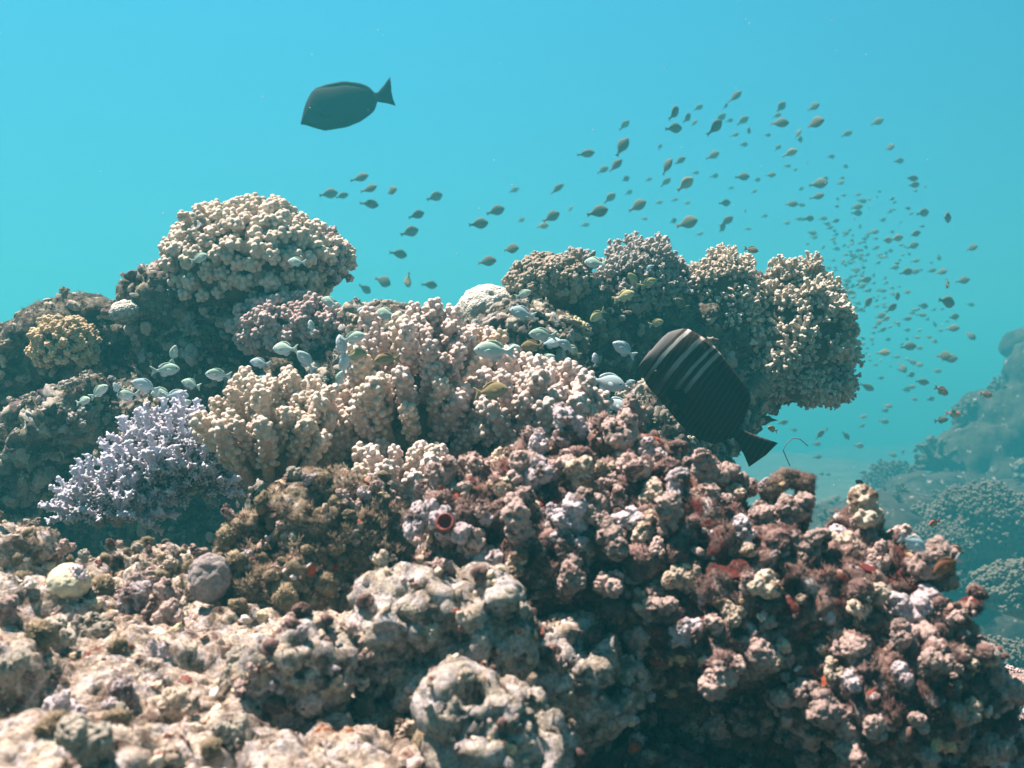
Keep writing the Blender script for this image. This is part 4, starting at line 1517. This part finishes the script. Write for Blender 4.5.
# --- the school and the loose line of small fish
left_line = [(360.6, 178, 18, 15), (370, 189, 17, 12), (391, 191, 17, 10), (370, 204, 18, 5), (329, 194, 18, 10), (342, 196, 14, 5), (435, 197, 17, 12), (417, 215, 17, 15), (410, 232, 19, 15), (399, 254, 18, 3), (383, 281.5, 19, -15), (408, 281, 16, -55), (430, 285, 16, 0), (365, 289, 14, -40)]
mid_line = [(496, 211, 18, 20), (479, 224, 19, 8), (551.7, 217, 18, 35), (543, 226, 12, 15), (511, 249, 19, 4), (487, 261.5, 20, 0), (557, 189, 14, 35), (514, 190, 11, 10), (521, 220, 10, 5), (598, 212, 21, 15), (610, 198, 14, 40), (570, 209, 9, 20), (585, 225, 9, 20)]
upper = [(586, 154, 18, 10), (624.6, 125, 13, 45), (622.5, 146.6, 20, 40), (616, 165.5, 17, 35), (603, 170, 12, 20), (625.6, 179, 11, 20), (648.5, 179.6, 8, 20), (660, 146.7, 7, 80), (674.6, 113, 20, 40), (687.5, 118, 15, 35), (698.5, 107.7, 10, 35), (694, 123, 9, 30), (674, 128.5, 18, 25), (667, 166.5, 19, 40), (680, 161, 13, 30), (666, 182, 12, 40), (686, 184, 20, 30), (695.5, 172.7, 8, 10), (716, 127, 21, 40), (713, 155.6, 14, 30), (715, 176, 10, 10), (638, 206, 19, 25), (629, 192.5, 9, 20), (659, 202.5, 8, 5), (687, 203, 8, 5), (674.6, 200, 8, 20), (644, 218.5, 8, 5), (673.5, 221, 10, 10), (687.5, 223, 22, 12), (699.6, 234, 8, 0), (562, 186, 7, 60),
         (735.4, 96.7, 16, 45), (726, 106, 8, 45), (721, 118, 13, 40), (730, 120.6, 8, 30), (743, 120.6, 13, 40), (748, 130, 14, -10), (735, 135, 9, 20), (744, 144.6, 9, 20), (781, 107, 14, 40), (777, 115.5, 9, 20), (780, 123, 18, 3), (814, 107, 13, 30), (815, 123, 21, 12), (798, 134, 11, 40), (800, 139.5, 12, 10), (767.7, 135, 7, 10), (778, 147.7, 8, 35), (790.6, 153, 15, 35), (847, 134, 11, 20), (831, 156.7, 8, 5), (742.7, 177, 14, 5), (757, 180, 10, 20), (771, 175, 10, 0), (787.5, 166, 7, 0), (807, 162.7, 7, 10), (795, 170, 6, 10), (845, 166.5, 9, 5), (725, 203, 13, 10), (727, 221, 15, 30), (722, 228, 14, 30), (745, 211, 9, 10), (764.6, 216, 7, 15), (754, 191.5, 7, 20), (731, 188, 6, 10), (748, 229, 7, 5), (877.5, 122, 13, 15), (890, 147.5, 12, 12), (899, 161, 11, 12)]
core_s = [(819, 184, 18, 12), (825, 179, 9, 15), (801, 189, 7, 20), (840.6, 183, 8, 20), (817.7, 196.7, 14, 15), (791.7, 204, 13, 0), (801, 205, 9, 0), (799, 219, 8, 0), (809, 218.5, 12, 0), (823, 218.5, 9, 5), (827, 224, 8, 0), (835.4, 221, 10, 20), (786.5, 223, 8, -10), (812.5, 233, 9, 0), (813.5, 237, 9, 0), (836.5, 234.6, 7, 15), (846, 234, 8, 35), (857, 207, 12, 5), (857, 213, 12, 5), (857.7, 194.6, 7, 0), (837.5, 199, 6, 0), (862, 201, 9, 0), (890, 211.5, 8, 30), (882.7, 220, 8, 20), (874, 232, 10, 0), (897, 238.5, 14, 15), (887, 240.6, 13, 5), (894.6, 267.7, 9, 10), (896.7, 296.7, 15, 20), (907, 292, 9, 10), (867.5, 303, 15, 35), (860, 310, 8, 35), (892, 308, 14, 35), (880.6, 316, 11, 20), (878.5, 323, 10, 20), (886, 319, 10, 40), (882.7, 330, 9, 20), (887.5, 339.6, 8, 0), (867, 348, 5, 0), (883.7, 353, 13, 6), (896.7, 357, 8, 0), (874, 365, 5, 0), (880.6, 378, 8, 0), (867, 387, 15, -25), (853, 297, 8, 20), (846, 285, 9, 5), (856, 270, 9, 0), (866, 280, 13, 12), (862, 286, 9, 25)]
right_s = [(912, 178.5, 14, 0), (914, 185, 12, 10), (923, 213, 15, 20), (946.7, 218, 19, 0), (915, 234, 14, 15), (913, 246, 12, 20), (909, 254, 6, 0), (971.7, 248, 13, 10), (939, 257, 8, -80), (915.4, 261, 9, 10), (931.7, 270.6, 9, 10), (941.5, 272, 12, 5), (963, 280.6, 13, 15), (946.7, 285, 18, 8), (947, 302, 21, -10), (970.6, 304.6, 8, -10), (954, 317, 12, 8), (952.5, 328.5, 14, 8), (970.6, 336, 12, -35), (935, 324, 7, -60), (906.7, 272, 14, 15), (915, 272, 10, 15), (923, 306, 11, -3), (912, 313, 7, 0), (921.7, 315, 10, 5), (907, 319, 10, 3), (907, 330, 7, 0), (907, 339, 7, 0), (917, 337.5, 7, 0), (928.5, 337, 7, -10), (933.7, 341, 8, -20), (908.7, 346.7, 15, 0), (918.5, 348, 8, -10), (912, 362, 9, -25), (918.7, 365, 9, -5), (944, 356, 16, -5), (950, 359, 15, 20), (902.5, 368, 12, -50), (911, 375, 10, 20), (937, 371, 9, -5), (922, 382, 15, -8), (911, 387, 10, 5), (906, 390, 9, -10), (914, 399, 7, -5), (930.6, 399, 9, 10)]
lower_s = [(783, 422.5, 11, 15), (819.6, 434.6, 14, 35), (827, 429, 9, -20), (845.6, 435.6, 11, -35), (863, 417, 8, 10), (862, 426, 7, 20), (888, 406, 9, 0), (885, 410.6, 8, 0), (884, 421.5, 10, -10), (859, 446, 10, 0), (817.5, 457, 9, 20), (816.5, 444, 9, 10), (794, 430, 8, 0), (892.5, 455, 9, 0), (915, 450.6, 9, 10), (903, 452, 6, 90), (821.7, 474, 7, -5), (828, 474.6, 6, 0), (863, 472.5, 8, 0), (866.5, 477.7, 7, 0), (826, 500.6, 8, 5), (884, 516, 8, 60), (831, 515, 9, 30), (837, 446, 5, 0)]
extra = []
while len(extra) < 82:
    x_, y_ = random.gauss(852, 24), random.gauss(272, 34)
    if 800 < x_ < 905 and 205 < y_ < 345 and x_ > 790 + (y_ - 205) * .42:
        extra.append((x_, y_, random.uniform(4.5, 8.5), random.gauss(10, 14)))
sm = {}
for m_ in ('damsel_olive', 'damsel_tan'):
    sm[m_] = []
    for bend in (-.5, -.25, 0, .25, .5):
        me = SINGLE.copy()
        co, _ = co_no(me)
        co[:, 1] += bend * np.clip(.15 - co[:, 0], 0, 1) ** 2
        co[:, 2] *= 1 + .12 * random.uniform(-1, 1)
        set_co(me, co)
        sm[m_].append(finish(me, M[m_]))
for lst, lab, grp in ((left_line, 'small olive fish in the loose line right of the round cream coral', 'small fish in a loose line beside the cream coral'),
                      (mid_line, 'small olive fish in open water above the grey dome and lumpy coral', 'small fish above the gap in the reef'),
                      (upper, 'small olive fish in the scattered upper part of the school', 'small fish in the upper school'),
                      (core_s, 'small dark fish in the dense heart of the school above the largest coral', 'small fish in the heart of the school'),
                      (extra, 'tiniest fish deep in the dense heart of the school', 'tiny distant fish in the heart of the school'),
                      (right_s, 'small dark fish along the right side of the school', 'small fish on the right side of the school'),
                      (lower_s, 'small dark fish in the lower tail of the school over sand', 'small fish under the bushy coral')):
    for px, py, l_, a_ in lst:
        d_ = min(13.0, max(3.6, 96.0 / l_ * random.uniform(.92, 1.08)))
        o = bpy.data.objects.new('schooling_fish', random.choice(sm['damsel_olive'] if random.random() < .96 else sm['damsel_tan']))
        COL.objects.link(o)
        o.matrix_world = fish_frame(P(px, py, d_), a_ + random.gauss(0, 6), random.gauss(0, 30)) @ Matrix.Scale(l_ * 1.12 * d_ / F / 1.12, 4)
        tag(o, lab, 'fish', grp)

# the rest of the school: too many and too small to count
tv_, tf_ = [], []
for me in sm['damsel_olive']:
    q = me.copy()
    bm = bmesh.new()
    bm.from_mesh(q)
    bmesh.ops.triangulate(bm, faces=bm.faces)
    tv_.append(np.array([v.co[:] for v in bm.verts]))
    tf_.append(np.array([[v.index for v in f.verts] for f in bm.faces]))
    bm.free()
ms = []
while len(ms) < 120:
    x_, y_ = random.gauss(862, 34), random.gauss(285, 62)
    if 770 < x_ < 950 and 170 < y_ < 460 and x_ > 790 + (y_ - 205) * .40:
        d_ = random.uniform(9, 14)
        ms.append(np.array(fish_frame(P(x_, y_, d_), random.gauss(8, 15), random.gauss(0, 30)) @ Matrix.Scale(random.uniform(4, 7.5) * d_ / F / 1.12, 4)))
merged('distant_fish_shoal', tv_, tf_, ms, None, M['damsel_olive'])

# ------------------------------------------------------------------ a drifting strand by the tang's tail
bm = bmesh.new()
sp_ = [(790, 466), (786, 457), (783, 450), (787, 443), (793, 438), (800, 439), (808, 446)]
for a, b in zip(sp_[:-1], sp_[1:]):
    add_limb(bm, P(a[0], a[1], 1.6), P(b[0], b[1], 1.6), .0008, .0008, 8)
me = remeshed(bm, .0006, 1)
M['strand'] = plain_mat('strand', (.16, .20, .19), (.10, .13, .12), 200)
tag(obj('loose_strand', me, None, M['strand']), 'thin grey curling strand drifting beside the tail of the striped tang', 'strand')

# ------------------------------------------------------------------ specks drifting in the water
bm = bmesh.new()
for _ in range(70):
    d_ = random.uniform(.7, 2.6)
    add_ball(bm, P(random.uniform(0, 1024), random.uniform(0, 560), d_), random.uniform(.0003, .0009) * (d_ * .5 + .3), sub=1)
me = bpy.data.meshes.new('suspended_specks')
bm.to_mesh(me)
bm.free()
M['speck'] = plain_mat('speck', (.75, .75, .72), (.6, .6, .58), 200)
o = obj('suspended_specks', me, None, M['speck'])
o['kind'] = 'stuff'

# ------------------------------------------------------------------ water body
hm = bpy.data.materials.new('haze')
hm.use_nodes = True
hn, hl = hm.node_tree.nodes, hm.node_tree.links
hn.clear()
h_out = hn.new('ShaderNodeOutputMaterial')
pv = hn.new('ShaderNodeVolumePrincipled')
pv.inputs['Color'].default_value = HAZE_COLOR
pv.inputs['Density'].default_value = HAZE_DENSITY
pv.inputs['Anisotropy'].default_value = 0.25
hl.new(pv.outputs[0], h_out.inputs['Volume'])
bm = bmesh.new()
bmesh.ops.create_cube(bm, size=1.0)
me = bpy.data.meshes.new('haze')
bm.to_mesh(me)
bm.free()
me.materials.append(hm)
hz = bpy.data.objects.new('haze', me)
COL.objects.link(hz)
hz['kind'] = 'stuff'
zlo, zhi = -4.3, 2.0
hz.location = (0, 22.1, (zlo + zhi) / 2)
hz.scale = (52, 47.8, zhi - zlo)
